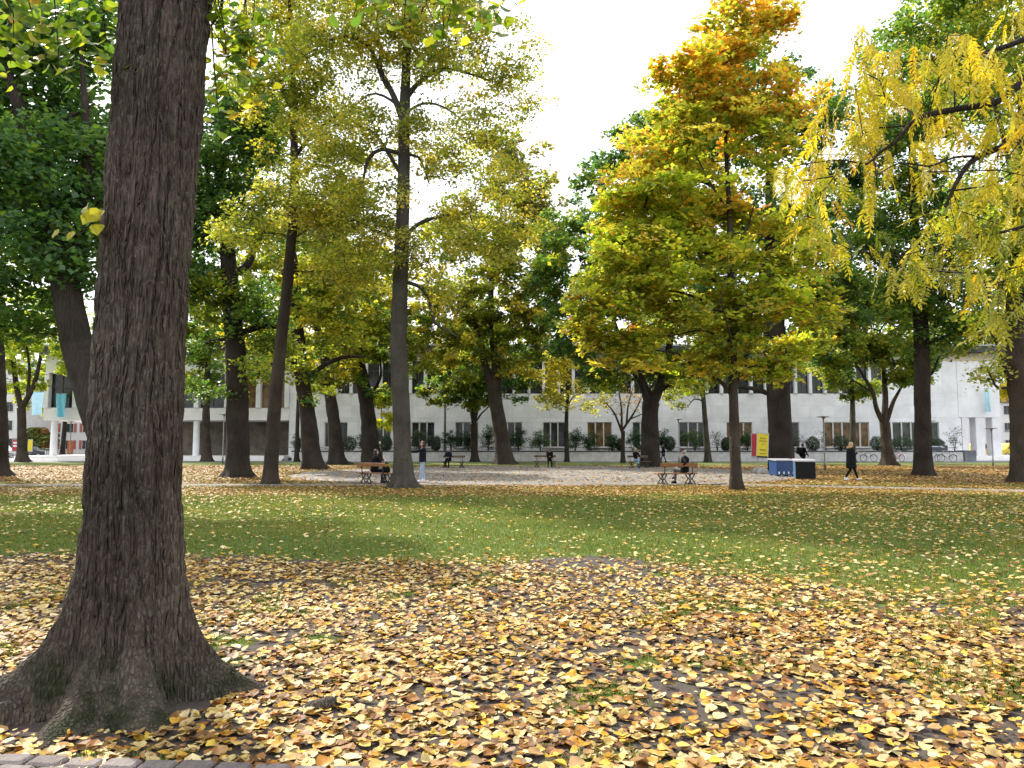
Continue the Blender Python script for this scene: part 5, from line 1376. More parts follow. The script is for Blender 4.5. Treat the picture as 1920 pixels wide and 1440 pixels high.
# ================================================================ shrubs, benches, people and the rest
M['shrub_leaf'] = mat_leaf('shrub_leaf', .25, rough=.35, spec=.4, tint=(1.1, 1.2, .6))
M['stem'] = mat_plain('stem', (.05, .04, .03), .9, .3)
def shrub(label, px, top, wpx, kind, Y=79.0, zb=.9):
    x = P(px, 840, Y)[0]; z1 = P(px, top, Y)[2]; w = wpx * Y / FPX / 2; h = z1 - zb
    root = thing('shrub', label, 'shrub', (x, Y, zb), 0, 'shrubs in the bed along the low wall')
    mb = MB()
    for _ in range(7):
        a = rng.uniform(0, 6.28); r_ = w * rng.uniform(.2, .7)
        mb.tube([(0, 0, -.06), (math.cos(a) * r_ * .4, math.sin(a) * r_ * .4, h * .4), (math.cos(a) * r_, math.sin(a) * r_, h * rng.uniform(.6, .92))], [.025, .015, .006], 4)
    mb.build('stem', M['stem'], root)['kind'] = 'stuff'
    if kind == 'round':
        n = 2600; d = rnd_dir(n); rr = (.72 + .28 * rng.random(n)) * (1 + .22 * (fbm(d * 2.5 + px, 7) - .5) * 2)
        c = d * rr[:, None] * np.array([w, w, h / 2]) + np.array([0, 0, h * .52]); s = .10; cols = pal('dark', n) * .55; nn = d + rng.normal(size=(n, 3)) * .5
    else:
        nc = 34 if kind != 'sparse' else 20; n = 1900 if kind != 'sparse' else 420
        cc = rnd_dir(nc) * (rng.random((nc, 1)) ** .5) * np.array([w, w * .8, h * .48]) + np.array([0, 0, h * .54])
        q = rng.integers(0, nc, n); c = cc[q] + rng.normal(size=(n, 3)) * np.array([.2, .2, .14]); s = .15
        nn = np.stack([rng.normal(size=n) * .6, rng.normal(size=n) * .6, np.ones(n)], 1)
        cols = {'loose': pal('dark', n) * .8, 'green': pal('green', n) * .75, 'sparse': np.array([[.10, .11, .07]]) * (.6 + rng.random((n, 1)))}[kind]
    c[:, 2] = np.maximum(c[:, 2], .04)
    sz = s * (.7 + .6 * rng.random(n))
    link('foliage', leaf_cards('foliage', c, nn, rnd_dir(n), sz, cols, k2, k2t, M['shrub_leaf'], wid=sz * .7), root)['kind'] = 'stuff'
SH = [('loose dark shrub at the corner by the entrance hall', 562, 815, 34, 'loose'), ('dark clipped round shrub right of the burled trunk', 654, 817, 30, 'round'), ('loose low shrub beneath the burled trunk window', 682, 812, 26, 'loose'),
      ('dark clipped round shrub behind the sapling', 724, 816, 24, 'round'), ('spreading shrub under the window behind the standing woman', 786, 806, 46, 'loose'), ('small clipped round shrub beside the tall mast', 817, 817, 20, 'round'),
      ('loose shrub in front of the tall mast', 846, 806, 34, 'loose'), ('tall loose shrub behind the many-stemmed maple', 878, 803, 36, 'loose'), ('tall rhododendron between the many-stemmed maple and the forked trunk', 915, 799, 36, 'loose'),
      ('loose shrub right of the grey forked trunk', 972, 803, 34, 'loose'), ('broad fresh green shrub behind the hunched person', 1014, 809, 56, 'green'), ('loose shrub right of the slender young tree', 1078, 806, 38, 'loose'), ('dark spreading shrub under the amber window', 1106, 812, 40, 'loose'),
      ('low shrub at the right end of the amber window', 1148, 814, 26, 'loose'), ('small clipped round shrub behind the rusty tree', 1163, 822, 18, 'round'), ('tall dark shrub behind the woman in jeans', 1193, 804, 36, 'loose'), ('loose shrub right of the wide-forked maple', 1242, 803, 30, 'loose'),
      ('clipped round shrub left of the thin lamp', 1256, 818, 22, 'round'), ('broad green shrub under the window beside the thin lamp', 1302, 804, 50, 'green'), ('sparse shrub right of the slender grey trunk', 1345, 804, 26, 'sparse'), ('clipped round shrub left of the young maple trunk', 1361, 820, 18, 'round'),
      ('loose shrub behind the red signboard', 1402, 808, 30, 'loose'), ('sparse pale shrub beside the massive trunk', 1496, 810, 28, 'sparse'), ('clipped round shrub left of the street lamp', 1524, 818, 26, 'round'), ('sparse pale shrub behind the street lamp', 1548, 806, 28, 'sparse'),
      ('big clipped round shrub under the five-pane amber window', 1577, 815, 32, 'round'), ('clipped round shrub above the leaning dark bicycle', 1645, 818, 26, 'round'), ('wide clipped shrub under the green five-pane window', 1691, 819, 44, 'round'), ('dark clipped shrub behind the name board', 1757, 822, 28, 'round'), ('sparse pale shrub at the end of the low wall', 1790, 802, 34, 'sparse')]
for s_ in SH: shrub(*s_)

# ---------------------------------------------------------------- benches
M['bench_wood'] = mat_plain('bench_wood', (.20, .072, .014), .5, .3, 9)
M['bench_old'] = mat_plain('bench_old', (.16, .085, .05), .6, .3, 9)
M['cast_iron'] = mat_plain('cast_iron', (.018, .017, .017), .5, .3, 20)
def make_bench(label, loc, rz, L=1.72, wood='bench_wood', cat='bench'):
    """faces +Y before turning; single plank back, slatted seat, cast iron legs with scrolls"""
    r = thing('park_bench', label, cat, (*loc, 0), rz, 'park benches round the plaza')
    for k in range(3):
        MB().box((0, -.14 + .145 * k, .445 - (.012 if k == 0 else 0)), (L, .13, .035), 0, .008).build('seat_slat', M[wood], r)
    MB().box((0, -.315, .79), (L - .12, .03, .145), 0, .008).build('backrest', M[wood], r)
    for s in (-1, 1):
        x = s * (L / 2 - .26); mb = MB()
        t = np.linspace(0, 1, 14)
        for yy in (-.17, .15):
            for d in (-1, 1):
                # lyre: feet spread, waist narrow, head spread
                xx = x + d * (.12 * np.cos(t * math.pi) ** 2 * (1 - .2 * t) + .028); mb.tube(np.stack([xx, 0 * t + yy, .02 + .40 * t], 1), .022, 6)
                a = np.linspace(0, 5.2, 12); mb.tube(np.stack([x + d * (.085 + .035 * np.cos(a) * (1 - a / 8)), 0 * a + yy, .07 + .035 * np.sin(a) * (1 - a / 8)], 1), .009, 5)
                mb.tube(np.stack([x + d * (.075 + .03 * np.cos(a) * (1 - a / 8)), 0 * a + yy, .36 + .03 * np.sin(a) * (1 - a / 8)], 1), .009, 5)
            mb.box((x, yy, .02), (.34, .05, .04), 0, .008); mb.tube([(x - .06, yy, .22), (x + .06, yy, .22)], .012, 6)
        mb.box((x, -.01, .412), (.06, .5, .03)); mb.tube([(x, -.17, .2), (x, .15, .2)], .014, 6)
        mb.tube([(x, -.2, .40), (x, -.25, .52), (x, -.265, .66), (x, -.285, .80), (x, -.30, .90)], [.024, .022, .02, .02, .016], 8)
        mb.build('leg_frame', M['cast_iron'], r)
    return r
B1 = G(706, 907); B2 = G(1268, 908); B3 = G(850, 877); B4 = G(1022, 876); B5 = G(1199, 877)
make_bench('orange plank bench seen from behind where the long-haired woman sits', B1[:2], -.62)
make_bench('brown bench seen from behind where the man in a cap sits', B2[:2], .22)
make_bench('weathered bench where the person in the lilac hood sits', B3[:2], math.pi - .1, wood='bench_old')
make_bench('weathered bench where the hunched person in black sits', B4[:2], math.pi, wood='bench_old')
make_bench('weathered bench where the woman in blue jeans sits', B5[:2], math.pi + .25, wood='bench_old')

# ---------------------------------------------------------------- people
SKIN = mat_plain('skin', (.48, .29, .21), .6, .08)
def cloth(name, col, rough=.9): return mat_plain(name, tuple(k * (.55 if max(col) < .06 else 1) for k in col), rough, .25, 14, bump=.3, bscale=50, spec=.15)
CL_ = {k: cloth('cloth_' + k, v) for k, v in dict(black=(.012, .012, .014), navy=(.018, .02, .035), jeans=(.20, .28, .42), lightjeans=(.32, .42, .58), darkjeans=(.02, .026, .05), lilac=(.42, .33, .52), grey=(.12, .12, .13), white=(.72, .71, .70), brown=(.10, .05, .03), puffer=(.014, .016, .022), beige=(.35, .28, .20), cap=(.05, .035, .03)).items()}
HAIR = {k: mat_plain('hair_' + k, v, .55, .35, 30) for k, v in dict(dark=(.018, .011, .012), auburn=(.06, .018, .014), blonde=(.36, .24, .12), brown=(.10, .06, .035), grey=(.3, .29, .28)).items()}

def sphere(mb, c, r, n=10):
    r = np.broadcast_to(np.array(r, float), (3,)); prof = [(math.sin(t), -math.cos(t)) for t in np.linspace(.08, math.pi - .08, n)]
    q = MB(); q.lathe(prof, sides=n + 2); v = q.v[0] * r + np.array(c); mb.add(v, q.f)

def person(label, loc, rz, J, cols, hair, hair_len=0.0, voxel=.019, extras=None, headgear=None, z0=0.0):
    """J: joints; cols: (top, legs, shoes); one continuous body grown over the joints"""
    root = thing('person', label, 'person', (loc[0], loc[1], z0), rz)
    J = {k: np.array(v, float) for k, v in J.items()}
    bones = []
    def b(p, q, r0, r1, tagc): bones.append((p, q, r0, r1, tagc))
    b(J['pel'] + (-.06, 0, 0), J['pel'] + (.06, 0, 0), .125, .125, 'legs'); b(J['pel'], J['wai'], .135, .125, 'top'); b(J['wai'], J['che'], .128, .155, 'top')
    b(J['che'] + (-.07, 0, .02), J['che'] + (.07, 0, .02), .125, .125, 'top'); b(J['che'], J['nek'], .10, .055, 'top'); b(J['nek'], J['hed'], .05, .06, 'skin')
    up = J['hed'] - J['nek']; up /= np.linalg.norm(up); fw = J.get('face', np.array([0, 1.0, 0])); fw = fw - up * fw.dot(up); fw /= np.linalg.norm(fw)
    b(J['hed'] + up * .02 - fw * .01, J['hed'] + up * .07 - fw * .015, .083, .086, 'skin'); b(J['hed'] + up * .02 + fw * .02, J['hed'] - up * .035 + fw * .035, .07, .045, 'skin')
    b(J['hed'] + fw * .085 + up * .015, J['hed'] + fw * .10 - up * .008, .012, .016, 'skin')
    side = np.cross(fw, up)
    for s in (-1, 1): b(J['hed'] + side * s * .082 + up * .02, J['hed'] + side * s * .086 - up * .015, .018, .014, 'skin')
    for s, n in ((-1, 'L'), (1, 'R')):
        b(J['che'] + (s * .08, 0, .05), J['sh' + n], .08, .075, 'top'); b(J['sh' + n], J['el' + n], .068, .054, 'top'); b(J['el' + n], J['wr' + n], .054, .040, 'top')
        d = J['wr' + n] - J['el' + n]; d /= np.linalg.norm(d); w = J['wr' + n]
        b(w, w + d * .045, .028, .034, 'skin')
        lat = np.cross(d, (0, 0, 1.0)) if abs(d[2]) < .9 else np.array([0, 1.0, 0]); lat /= np.linalg.norm(lat); cu = np.cross(lat, d); cu = cu if cu[2] < 0 else -cu
        for k, ln in enumerate((.062, .072, .068, .052)):
            o_ = lat * (k - 1.5) * .019; m_ = w + d * (.07 + ln * .5) + o_; b(w + d * .055 + o_, m_, .0105, .0095, 'skin'); b(m_, m_ + d * ln * .35 + cu * ln * .4, .0095, .0085, 'skin')
        b(w + d * .02 + lat * .03, w + d * .055 + lat * .058 + cu * .01, .0125, .0105, 'skin')
        b(J['hp' + n], J['kn' + n], .092, .066, 'legs'); b(J['kn' + n], J['an' + n], .064, .047, 'legs'); b(J['an' + n] + (0, 0, .0), J['to' + n], .048, .042, 'shoes'); hl = J['an' + n] - (J['to' + n] - J['an' + n]) * .28; hl[2] = J['to' + n][2] + .005; b(hl, J['to' + n], .042, .040, 'shoes')
    mb = MB()
    for p, q, r0, r1, _ in bones:
        mb.tube([p, q + (q - p) * 1e-3 + 1e-5], [r0, r1], 10); sphere(mb, p, r0); sphere(mb, q, r1)
    src = mb.mesh('body', SKIN); ob = bpy.data.objects.new('tmp', src); C.objects.link(ob)
    md = ob.modifiers.new('r', 'REMESH'); md.mode = 'VOXEL'; md.voxel_size = voxel; md.use_smooth_shade = True
    sm = ob.modifiers.new('s', 'SMOOTH'); sm.iterations = 3; sm.factor = .45
    me = bpy.data.meshes.new_from_object(ob.evaluated_get(bpy.context.evaluated_depsgraph_get())); bpy.data.objects.remove(ob)
    me.name = 'body'; me.materials.clear()
    mats = [SKIN, CL_[cols[0]], CL_[cols[1]], CL_[cols[2]]]
    for m_ in mats: me.materials.append(m_)
    n = len(me.polygons); ce = np.zeros(n * 3); me.polygons.foreach_get('center', ce); ce = ce.reshape(-1, 3)
    best = np.full(n, 1e9); mi = np.zeros(n, int)
    for p, q, r0, r1, tg in bones:
        d = q - p; t = np.clip(((ce - p) @ d) / max(d @ d, 1e-9), 0, 1); ds = np.linalg.norm(ce - (p + t[:, None] * d), axis=1) - (r0 + (r1 - r0) * t)
        k = ds < best; best[k] = ds[k]; mi[k] = {'skin': 0, 'top': 1, 'legs': 2, 'shoes': 3}[tg]
    me.polygons.foreach_set('material_index', mi.astype(np.int32)); me.polygons.foreach_set('use_smooth', np.ones(n, bool))
    link('body', me, root)
    # hair: shell over the skull, open at the face; longer hair falls behind
    hb = MB(); hc = J['hed'] + up * .055 - fw * .018; q = MB(); sphere(q, (0, 0, 0), 1, 14); v = q.v[0]
    loc_ = np.stack([v[:, 0] * .096, v[:, 1] * .108, v[:, 2] * .104], 1)
    cut = (v[:, 1] > .35) & (v[:, 2] < .35); loc_[cut] *= .72
    low = (v[:, 2] < -.2) & (v[:, 1] < .35); loc_[low, 2] -= .03 + hair_len * np.clip(-v[low, 2], 0, 1); loc_[low, 1] -= .01 + .25 * hair_len * 0
    w_ = loc_[:, 0:1] * side + loc_[:, 1:2] * fw + loc_[:, 2:3] * (up * .6 + np.array([0, 0, .4]) if hair_len else up); hb.add(hc + w_, q.f)
    hb.build('hair', HAIR[hair], root, True)
    for s in (-1, 1):
        e_ = MB(); sphere(e_, J['hed'] + fw * .083 + side * s * .032 + up * .03, .010, 5); e_.build('eye', CL_['black'], root)
    mo = MB(); mo.box((0, 0, 0), (.04, .008, .009)); mo.v[0] = mo.v[0][:, 0:1] * side + mo.v[0][:, 1:2] * fw + mo.v[0][:, 2:3] * up + J['hed'] + fw * .088 - up * .035; mo.build('mouth', CL_['brown'], root)
    if headgear: headgear(root, J, up, fw, side)
    if extras: extras(root, J, up, fw, side)
    return root

def sit(lean=.0, cross=False, arms='lap', head=(0, .02, 1.27), face=(0, 1, 0)):
    J = dict(pel=(0, 0, .56), wai=(0, -.03 + lean * .3, .76), che=(0, -.05 + lean, .98), nek=(0, -.02 + lean * 1.25, 1.13), hed=head, face=face,
             shL=(-.185, -.04 + lean, 1.03), shR=(.185, -.04 + lean, 1.03), hpL=(-.09, .02, .54), hpR=(.09, .02, .54), knL=(-.11, .43, .53), knR=(.11, .43, .53), anL=(-.11, .42, .10), anR=(.12, .47, .10), toL=(-.12, .57, .045), toR=(.14, .62, .045))
    if cross: J.update(knL=(.02, .44, .60), anL=(.22, .52, .28), toL=(.26, .64, .22))
    J.update(elL=(-.25, .06 + lean, .80), wrL=(-.10, .26 + lean * .6, .74), elR=(.25, .06 + lean, .80), wrR=(.09, .27 + lean * .6, .75))
    if arms == 'read': J.update(elL=(-.23, .10 + lean, .80), wrL=(-.07, .30 + lean, .88), elR=(.23, .10 + lean, .80), wrR=(.07, .30 + lean, .88))
    if arms == 'rest': J.update(elL=(-.34, -.22, .90), wrL=(-.36, -.12, .78), elR=(.26, .10, .80), wrR=(.08, .30, .70))
    if arms == 'mouth': J.update(elL=(-.22, .16, .82), wrL=(-.04, .22, 1.08), elR=(.24, .08, .80), wrR=(.06, .28, .72))
    if arms == 'chin': J.update(elL=(-.16, .36 + lean * .2, .70), wrL=(-.04, .38 + lean, .78), elR=(.16, .36 + lean * .2, .70), wrR=(.04, .40 + lean, .78))
    return J
def stand(stride=0.0, arms='down', head=(0, .01, 1.57), face=(0, 1, 0), H_=1.0):
    J = dict(pel=(0, 0, .95), wai=(0, 0, 1.10), che=(0, -.01, 1.31), nek=(0, 0, 1.44), hed=head, face=face, shL=(-.175, -.01, 1.36), shR=(.175, -.01, 1.36), hpL=(-.085, 0, .91), hpR=(.085, 0, .91),
             knL=(-.09, stride * .55, .50), anL=(-.085, stride * .95, .10), toL=(-.09, stride * .95 + .15, .045), knR=(.09, -stride * .25, .49), anR=(.085, -stride * .95, .11 + .03 * bool(stride)), toR=(.09, -stride * .95 + .14, .045))
    J.update(elL=(-.23, -.06, 1.09), wrL=(-.22, .05, .86), elR=(.23, -.06, 1.09), wrR=(.22, .05, .86))
    if arms == 'walk': J.update(elL=(-.23, -.14, 1.11), wrL=(-.21, -.06, .88), elR=(.23, .06, 1.10), wrR=(.20, .22, .92))
    if arms == 'out': J.update(elL=(-.16, .26, 1.30), wrL=(-.10, .50, 1.30), elR=(.16, .25, 1.27), wrR=(.10, .49, 1.27))
    if arms == 'phone': J.update(elL=(-.22, .04, 1.10), wrL=(-.10, .24, 1.24), elR=(.22, .04, 1.10), wrR=(.10, .24, 1.24))
    return {k: np.array(v, float) * (1 if k == 'face' else H_) for k, v in J.items()}

def on_bench(Bp, rz_b, u, off=.02):
    c, s = math.cos(rz_b), math.sin(rz_b); return (Bp[0] + c * u - s * off, Bp[1] + s * u + c * off)

def ex_phone(r, J, up, fw, side):
    MB().box((0, 0, 0), (.075, .012, .14), 0, .004).build('phone', CL_['white'], r, loc=(J['wrL'] + J['wrR']) / 2 + np.array([0, .09, .03]), rot=(-.6, 0, 0))
def jacket(mat, zlo, zhi, r0, r1, quilt=0):
    def f(r, J, up, fw, side):
        n = 26; t = np.linspace(0, 1, n); ax = J['pel'] + np.array([0, -.0, zlo - J['pel'][2]]); top = J['nek'] * np.array([1, 1, 0]) + np.array([0, 0, zhi])
        mid = J['wai']; mb = MB(); V = []; a = np.arange(20) * 2 * math.pi / 20
        for i in range(n):
            p = ax * (1 - t[i]) + top * t[i]; rad = r0 + (r1 - r0) * t[i] + .012 * abs(math.sin(t[i] * math.pi * quilt)) * bool(quilt); rad *= (1 if t[i] < .86 else 1 - 2.6 * (t[i] - .86))
            V.append(np.stack([p[0] + rad * 1.12 * np.cos(a), p[1] + rad * .86 * np.sin(a), 0 * a + p[2] + .01 * np.cos(a * 3)], 1))
        f_ = [(i * 20 + j, i * 20 + (j + 1) % 20, (i + 1) * 20 + (j + 1) % 20, (i + 1) * 20 + j) for i in range(n - 1) for j in range(20)]
        mb.add(np.concatenate(V), f_ + [tuple(range(19, -1, -1)), tuple((n - 1) * 20 + j for j in range(20))]); mb.build('coat', CL_[mat], r, True)
    return f
def hood_fur(r, J, up, fw, side):
    mb = MB(); a = np.linspace(0, 2 * math.pi, 15)[:-1]; c = J['nek'] - fw * .07 + up * .04
    mb.tube([c + .125 * math.cos(t) * side + .085 * math.sin(t) * (fw * .8 + up * .5) for t in a], .045, 8, closed=True); mb.build('fur_hood', HAIR['blonde'], r, True)
def multi(*fs):
    def f(*a):
        for g in fs: g(*a)
    return f
def backpack(r, J, up, fw, side):
    mb = MB(); mb.box((0, 0, 0), (.34, .24, .46), 0, .07); mb.box((0, -.14, -.06), (.26, .07, .24), 0, .03); o_ = mb.build('backpack', CL_['black'], r, True, loc=J['che'] + np.array([0, -.27, -.08]))
def cap(r, J, up, fw, side):
    mb = MB(); c = J['hed'] + up * .085 - fw * .012; q = MB(); q.lathe([(.106, 0), (.104, .03), (.085, .062), (.04, .078), (.0, .08)], sides=14); v = q.v[0]; mb.add(c + v[:, 0:1] * side + v[:, 1:2] * fw + v[:, 2:3] * up, q.f)
    vv = np.array([(math.cos(t) * .085, .085 + math.sin(t) * .075, z) for z in (0, .012) for t in np.linspace(0, math.pi, 9)]); ff = [tuple(range(9)), tuple(range(17, 8, -1))] + [(i, i + 9, (i + 1) % 9 + 9, (i + 1) % 9) for i in range(9)]
    mb.add(c + vv[:, 0:1] * side + vv[:, 1:2] * fw + vv[:, 2:3] * up, ff); mb.build('cap', CL_['cap'], r, False)
def beanie(r, J, up, fw, side):
    mb = MB(); c = J['hed'] + up * .01 - fw * .012; q = MB(); q.lathe([(.09, -.06), (.112, .0), (.116, .06), (.105, .11), (.07, .145), (.02, .16)], sides=14); v = q.v[0]; f = [k for k in q.f]; v = v.copy(); cut = (v[:, 1] > .05) & (v[:, 2] < .07); v[cut, 1] *= .55
    mb.add(c + v[:, 0:1] * side + v[:, 1:2] * fw + v[:, 2:3] * up, f); mb.build('hood', CL_['lilac'], r, True)

person('seated woman with long dark hair on the orange bench, looking at a phone', on_bench(B1, -.62, -.18), -.95, sit(.10, arms='read', head=(0, .10, 1.26), face=(0, 1, -.25)), ('black', 'darkjeans', 'black'), 'dark', .26, extras=multi(jacket('black', .52, 1.12, .185, .17), ex_phone))
person('standing woman in navy jacket, light jeans and white shoes stretching out her arms', G(792, 905)[:2], math.radians(97), stand(0.07, 'out', face=(0, 1, .05), H_=1.02), ('navy', 'lightjeans', 'white'), 'auburn', .05, extras=jacket('navy', .88, 1.45, .185, .165))
person('seated person in lilac hood and dark coat looking down at the hands', on_bench(B3, math.pi - .1, .35), math.pi - .15, sit(.06, arms='lap', head=(0, .06, 1.25), face=(0, 1, -.35)), ('navy', 'black', 'black'), 'grey', 0, .026, extras=jacket('navy', .48, 1.12, .20, .175), headgear=beanie)
person('hunched person in black sitting bent forward with the head down', on_bench(B4, math.pi, -.32), math.pi, sit(.26, arms='chin', head=(0, .38, 1.17), face=(0, 1, -.9)), ('black', 'black', 'black'), 'brown', .0, .026)
person('seated woman with long fair hair, black jacket and blue jeans, legs crossed', on_bench(B5, math.pi + .25, .28), math.pi + .5, sit(.02, True, 'mouth', face=(0, 1, 0)), ('black', 'jeans', 'black'), 'blonde', .18, .026)
person('distant walker in long dark coat passing along the low wall', (P(1244, 866, 73)[0], 73), math.radians(80), stand(.26, 'walk'), ('navy', 'darkjeans', 'black'), 'dark', .05, .026, extras=jacket('navy', .62, 1.45, .20, .165))
person('seated man in dark cap and dark jacket on the brown bench, turned sideways', on_bench(B2, .22, .38), .95, sit(.0, True, 'rest', head=(0, .03, 1.28), face=(0, 1, .0)), ('black', 'grey', 'black'), 'grey', 0, extras=jacket('black', .5, 1.12, .195, .175), headgear=cap)
person('dark-clothed person carrying a big black backpack beyond the containers', (P(1506, 850, 50)[0], 50), math.radians(-70), stand(.15, 'walk'), ('black', 'black', 'black'), 'dark', 0, .026, extras=backpack)
person('fair-haired woman in long black quilted coat striding along the path', G(1597, 901)[:2], math.radians(-88), stand(.34, 'phone', head=(0, .03, 1.57), face=(0, 1, .1), H_=1.0), ('puffer', 'black', 'white'), 'blonde', .10, extras=multi(jacket('puffer', .55, 1.45, .235, .185, 7), hood_fur))

# bags on the benches
def bag(label, loc, rz, z, mat='black', s=1.0):
    r = thing('shoulder_bag', label, 'bag', (*loc, z), rz); mb = MB(); mb.box((0, 0, .12 * s), (.42 * s, .2 * s, .24 * s), 0, .07 * s, .85); mb.build('body', CL_[mat], r, True)
    t = np.linspace(0, math.pi, 10); q = MB(); q.tube(np.stack([.15 * s * np.cos(t), 0 * t, .2 * s + .11 * s * np.sin(t)], 1), .012, 6); q.build('handle', CL_[mat], r)
bag('black bag lying on the orange bench beside the seated woman', on_bench(B1, -.62, .52, 0), -.62, .465)
bag('dark bag on the bench beside the woman in jeans', on_bench(B5, math.pi + .25, -.12, 0), .25, .465, 'black', .8)

# ---------------------------------------------------------------- signboards in concrete feet
M['sign_yellow'] = mat_plain('sign_yellow', (.62, .50, .01), .4, .05); M['sign_red'] = mat_plain('sign_red', (.38, .02, .035), .4, .08)
M['sign_frame'] = mat_plain('sign_frame', (.32, .33, .34), .35, .1, metal=.5); M['concrete'] = mat_plain('concrete', (.27, .265, .25), .9, .2, 12, bump=.4, bscale=60); M['ink'] = mat_plain('ink', (.012, .012, .012), .6, .1)
def signboard(label, loc, rz, roll, mat, s=1.0, txt=None, blob=False, lines=True, bands=False):
    r = thing('signboard', label, 'sign', (*loc, 0), rz)
    t = np.linspace(0, math.pi / 2, 9); MB().lathe([(.31 * math.cos(a) ** .8 if a < 1.5 else .01, .36 * math.sin(a)) for a in t], sides=20).build('foot', M['concrete'], r, True)
    R = Matrix.Rotation(roll, 4, 'Y')
    MB().tube([(0, 0, .3), (0, 0, .92)], .022, 8).build('pole', M['sign_frame'], r)
    bd = MB().box((0, 0, 1.58), (.66, .05, 1.40), 0, .01).build('frame', M['sign_frame'], r, loc=(-1.58 * math.sin(roll), 0, 0), rot=R.to_euler())
    MB().box((0, -.027, 1.60), (.58, .012, 1.26)).build('poster', M[mat], bd)
    if bands: 
        for z in (1.9, 1.55): MB().box((0, -.036, z), (.42, .006, .20)).build('print', M['white_paint'], bd)
    if lines: MB().box((0, -.027, .945), (.58, .014, .09)).build('print', M['ink'], bd)
    if txt:
        for k, w in enumerate(txt): link('lettering', text_mesh(w, .135, M['ink'], .003), bd, (0.02, -.036, 1.97 - .15 * k), (math.pi / 2, 0, 0))
        for z, w in ((1.70, .12), (1.62, .1), (1.36, .34), (1.32, .36), (1.28, .3), (1.14, .38), (1.10, .36)): MB().box((.03, -.036, z), (w, .006, .014)).build('print', M['ink'], bd)
        MB().box((.2, -.036, 2.17), (.05, .006, .05)).build('print', M['ink'], bd)
    if blob: MB().box((.16, -.036, 1.32), (.16, .006, .26), 0, .002).build('print', M['white_paint'], bd)
s0 = P(1431, 888, 43); signboard('yellow poster board on a grey concrete dome foot beside the massive trunk', (s0[0], 43), -.12, .06, 'sign_yellow', txt=('Basler', 'Märkte'))
s0 = P(1421.5, 886, 44.2); signboard('red poster board half hidden behind the yellow poster board', (s0[0] - .02, 44.2), -.35, .0, 'sign_red', blob=True, lines=False)
s0 = P(28, 850, 88); signboard('red poster board with white print by the parked white van', (s0[0], 88), .3, 0, 'sign_red', lines=False, bands=True)
s0 = P(56, 850, 88); signboard('yellow poster board standing before the dark parked car', (s0[0], 88), -.2, 0, 'sign_yellow', lines=False)

# ---------------------------------------------------------------- blue containers
M['blue_plastic'] = mat_plain('blue_plastic', (.012, .05, .16), .4, .2, 5); M['blue_light'] = mat_plain('blue_light', (.05, .11, .22), .45, .2, 5); M['lid'] = mat_plain('lid', (.36, .36, .40), .4, .1, 5); M['black_panel'] = mat_plain('black_panel', (.006, .006, .009), .6, .25, 5, spec=.2)
def container(label, c, rz, dims, front, side_m, marks=0):
    w, d, h = dims; r = thing('storage_container', label, 'container', (*c, 0), rz)
    MB().box((0, 0, .06 + (h - .14) / 2), (w, d, h - .14), 0, .02).build('body', M[side_m], r)
    MB().box((0, -d / 2 - .004, .06 + (h - .14) / 2), (w - .01, .02, h - .16), 0, .008).build('front_panel', M[front], r)
    mb = MB(); mb.prism([(-d / 2 - .06, h - .07), (d / 2 + .06, h - .02), (d / 2 + .06, h + .04), (-d / 2 - .06, h - .01)], -w / 2 - .05, w / 2 + .05, 'yz'); mb.build('lid', M['lid'], r)
    for sx in (-1, 1):
        for sy in (-1, 1): MB().box((sx * (w / 2 - .1), sy * (d / 2 - .1), .03), (.1, .1, .06)).build('foot', M['black_panel'], r)
    for k in range(marks): 
        q = MB(); x = -w / 2 + .12 + k * (w - .24) / max(1, marks - 1); q.prism([(x - .028, .13), (x + .028, .13), (x + .028, .21), (x + .05, .21), (x, .27), (x - .05, .21), (x - .028, .21)], -d / 2 - .022, -d / 2 - .012); q.build('arrow_mark', M['white_paint'], r)
pA = P(1472, 890, 39.2); container('blue storage container with four white arrow marks', (pA[0], 39.6), .05, (.98, 1.0, .86), 'blue_plastic', 'blue_plastic', 4)
pB = P(1516, 900, 35.2); container('storage container with black front and pale blue side', (pB[0] + .15, 36.1), -.30, (.86, 2.0, .90), 'black_panel', 'blue_light')

# ---------------------------------------------------------------- lamps, mast, bin, road signs
M['pole'] = mat_plain('pole_grey', (.20, .20, .20), .5, .15, metal=.4)
def lamp(label, px, top, Y):
    x = P(px, 850, Y)[0]; h = P(px, top, Y)[2]; r = thing('street_lamp', label, 'lamp', (x, Y, 0), 0, 'street lamps with disc heads')
    MB().lathe([(.075, 0), (.075, .5), (.05, .55), (.045, h - .1), (.03, h - .08)], sides=12).build('pole', M['pole'], r, True)
    MB().lathe([(.06, h - .22), (.10, h - .10), (.42, h - .075), (.42, h - .045), (.10, h), (.02, h + .01)], sides=24).build('lamp_head', M['pole'], r, True)
for a_ in (('street lamp beside the thick dark maple', 418, 776, 68), ('thin street lamp between the wide-forked maple and slender trunk', 1273, 785, 71), ('street lamp between the containers and the striding woman', 1546, 780, 50.8), ('street lamp before the portico pillars', 1861, 802, 58), ('street lamp by the broad trunk near the steps', 1897, 806, 58), ('street lamp beside the round road signs', 131, 790, 84), ('street lamp post behind the straight dark trunk', 1745, 788, 57)): lamp(*a_)
x = P(834, 840, 79)[0]; r = thing('mast', 'tall grey mast rising from the shrub bed behind the lilac-hooded person', 'mast', (x, 79, .9)); MB().lathe([(.13, 0), (.12, 4), (.10, 14.5), (.02, 14.6)], sides=14).build('pole', M['pole'], r, True); MB().box((0, 0, .02), (.5, .5, .1), 0, .02).build('base', M['concrete'], r)
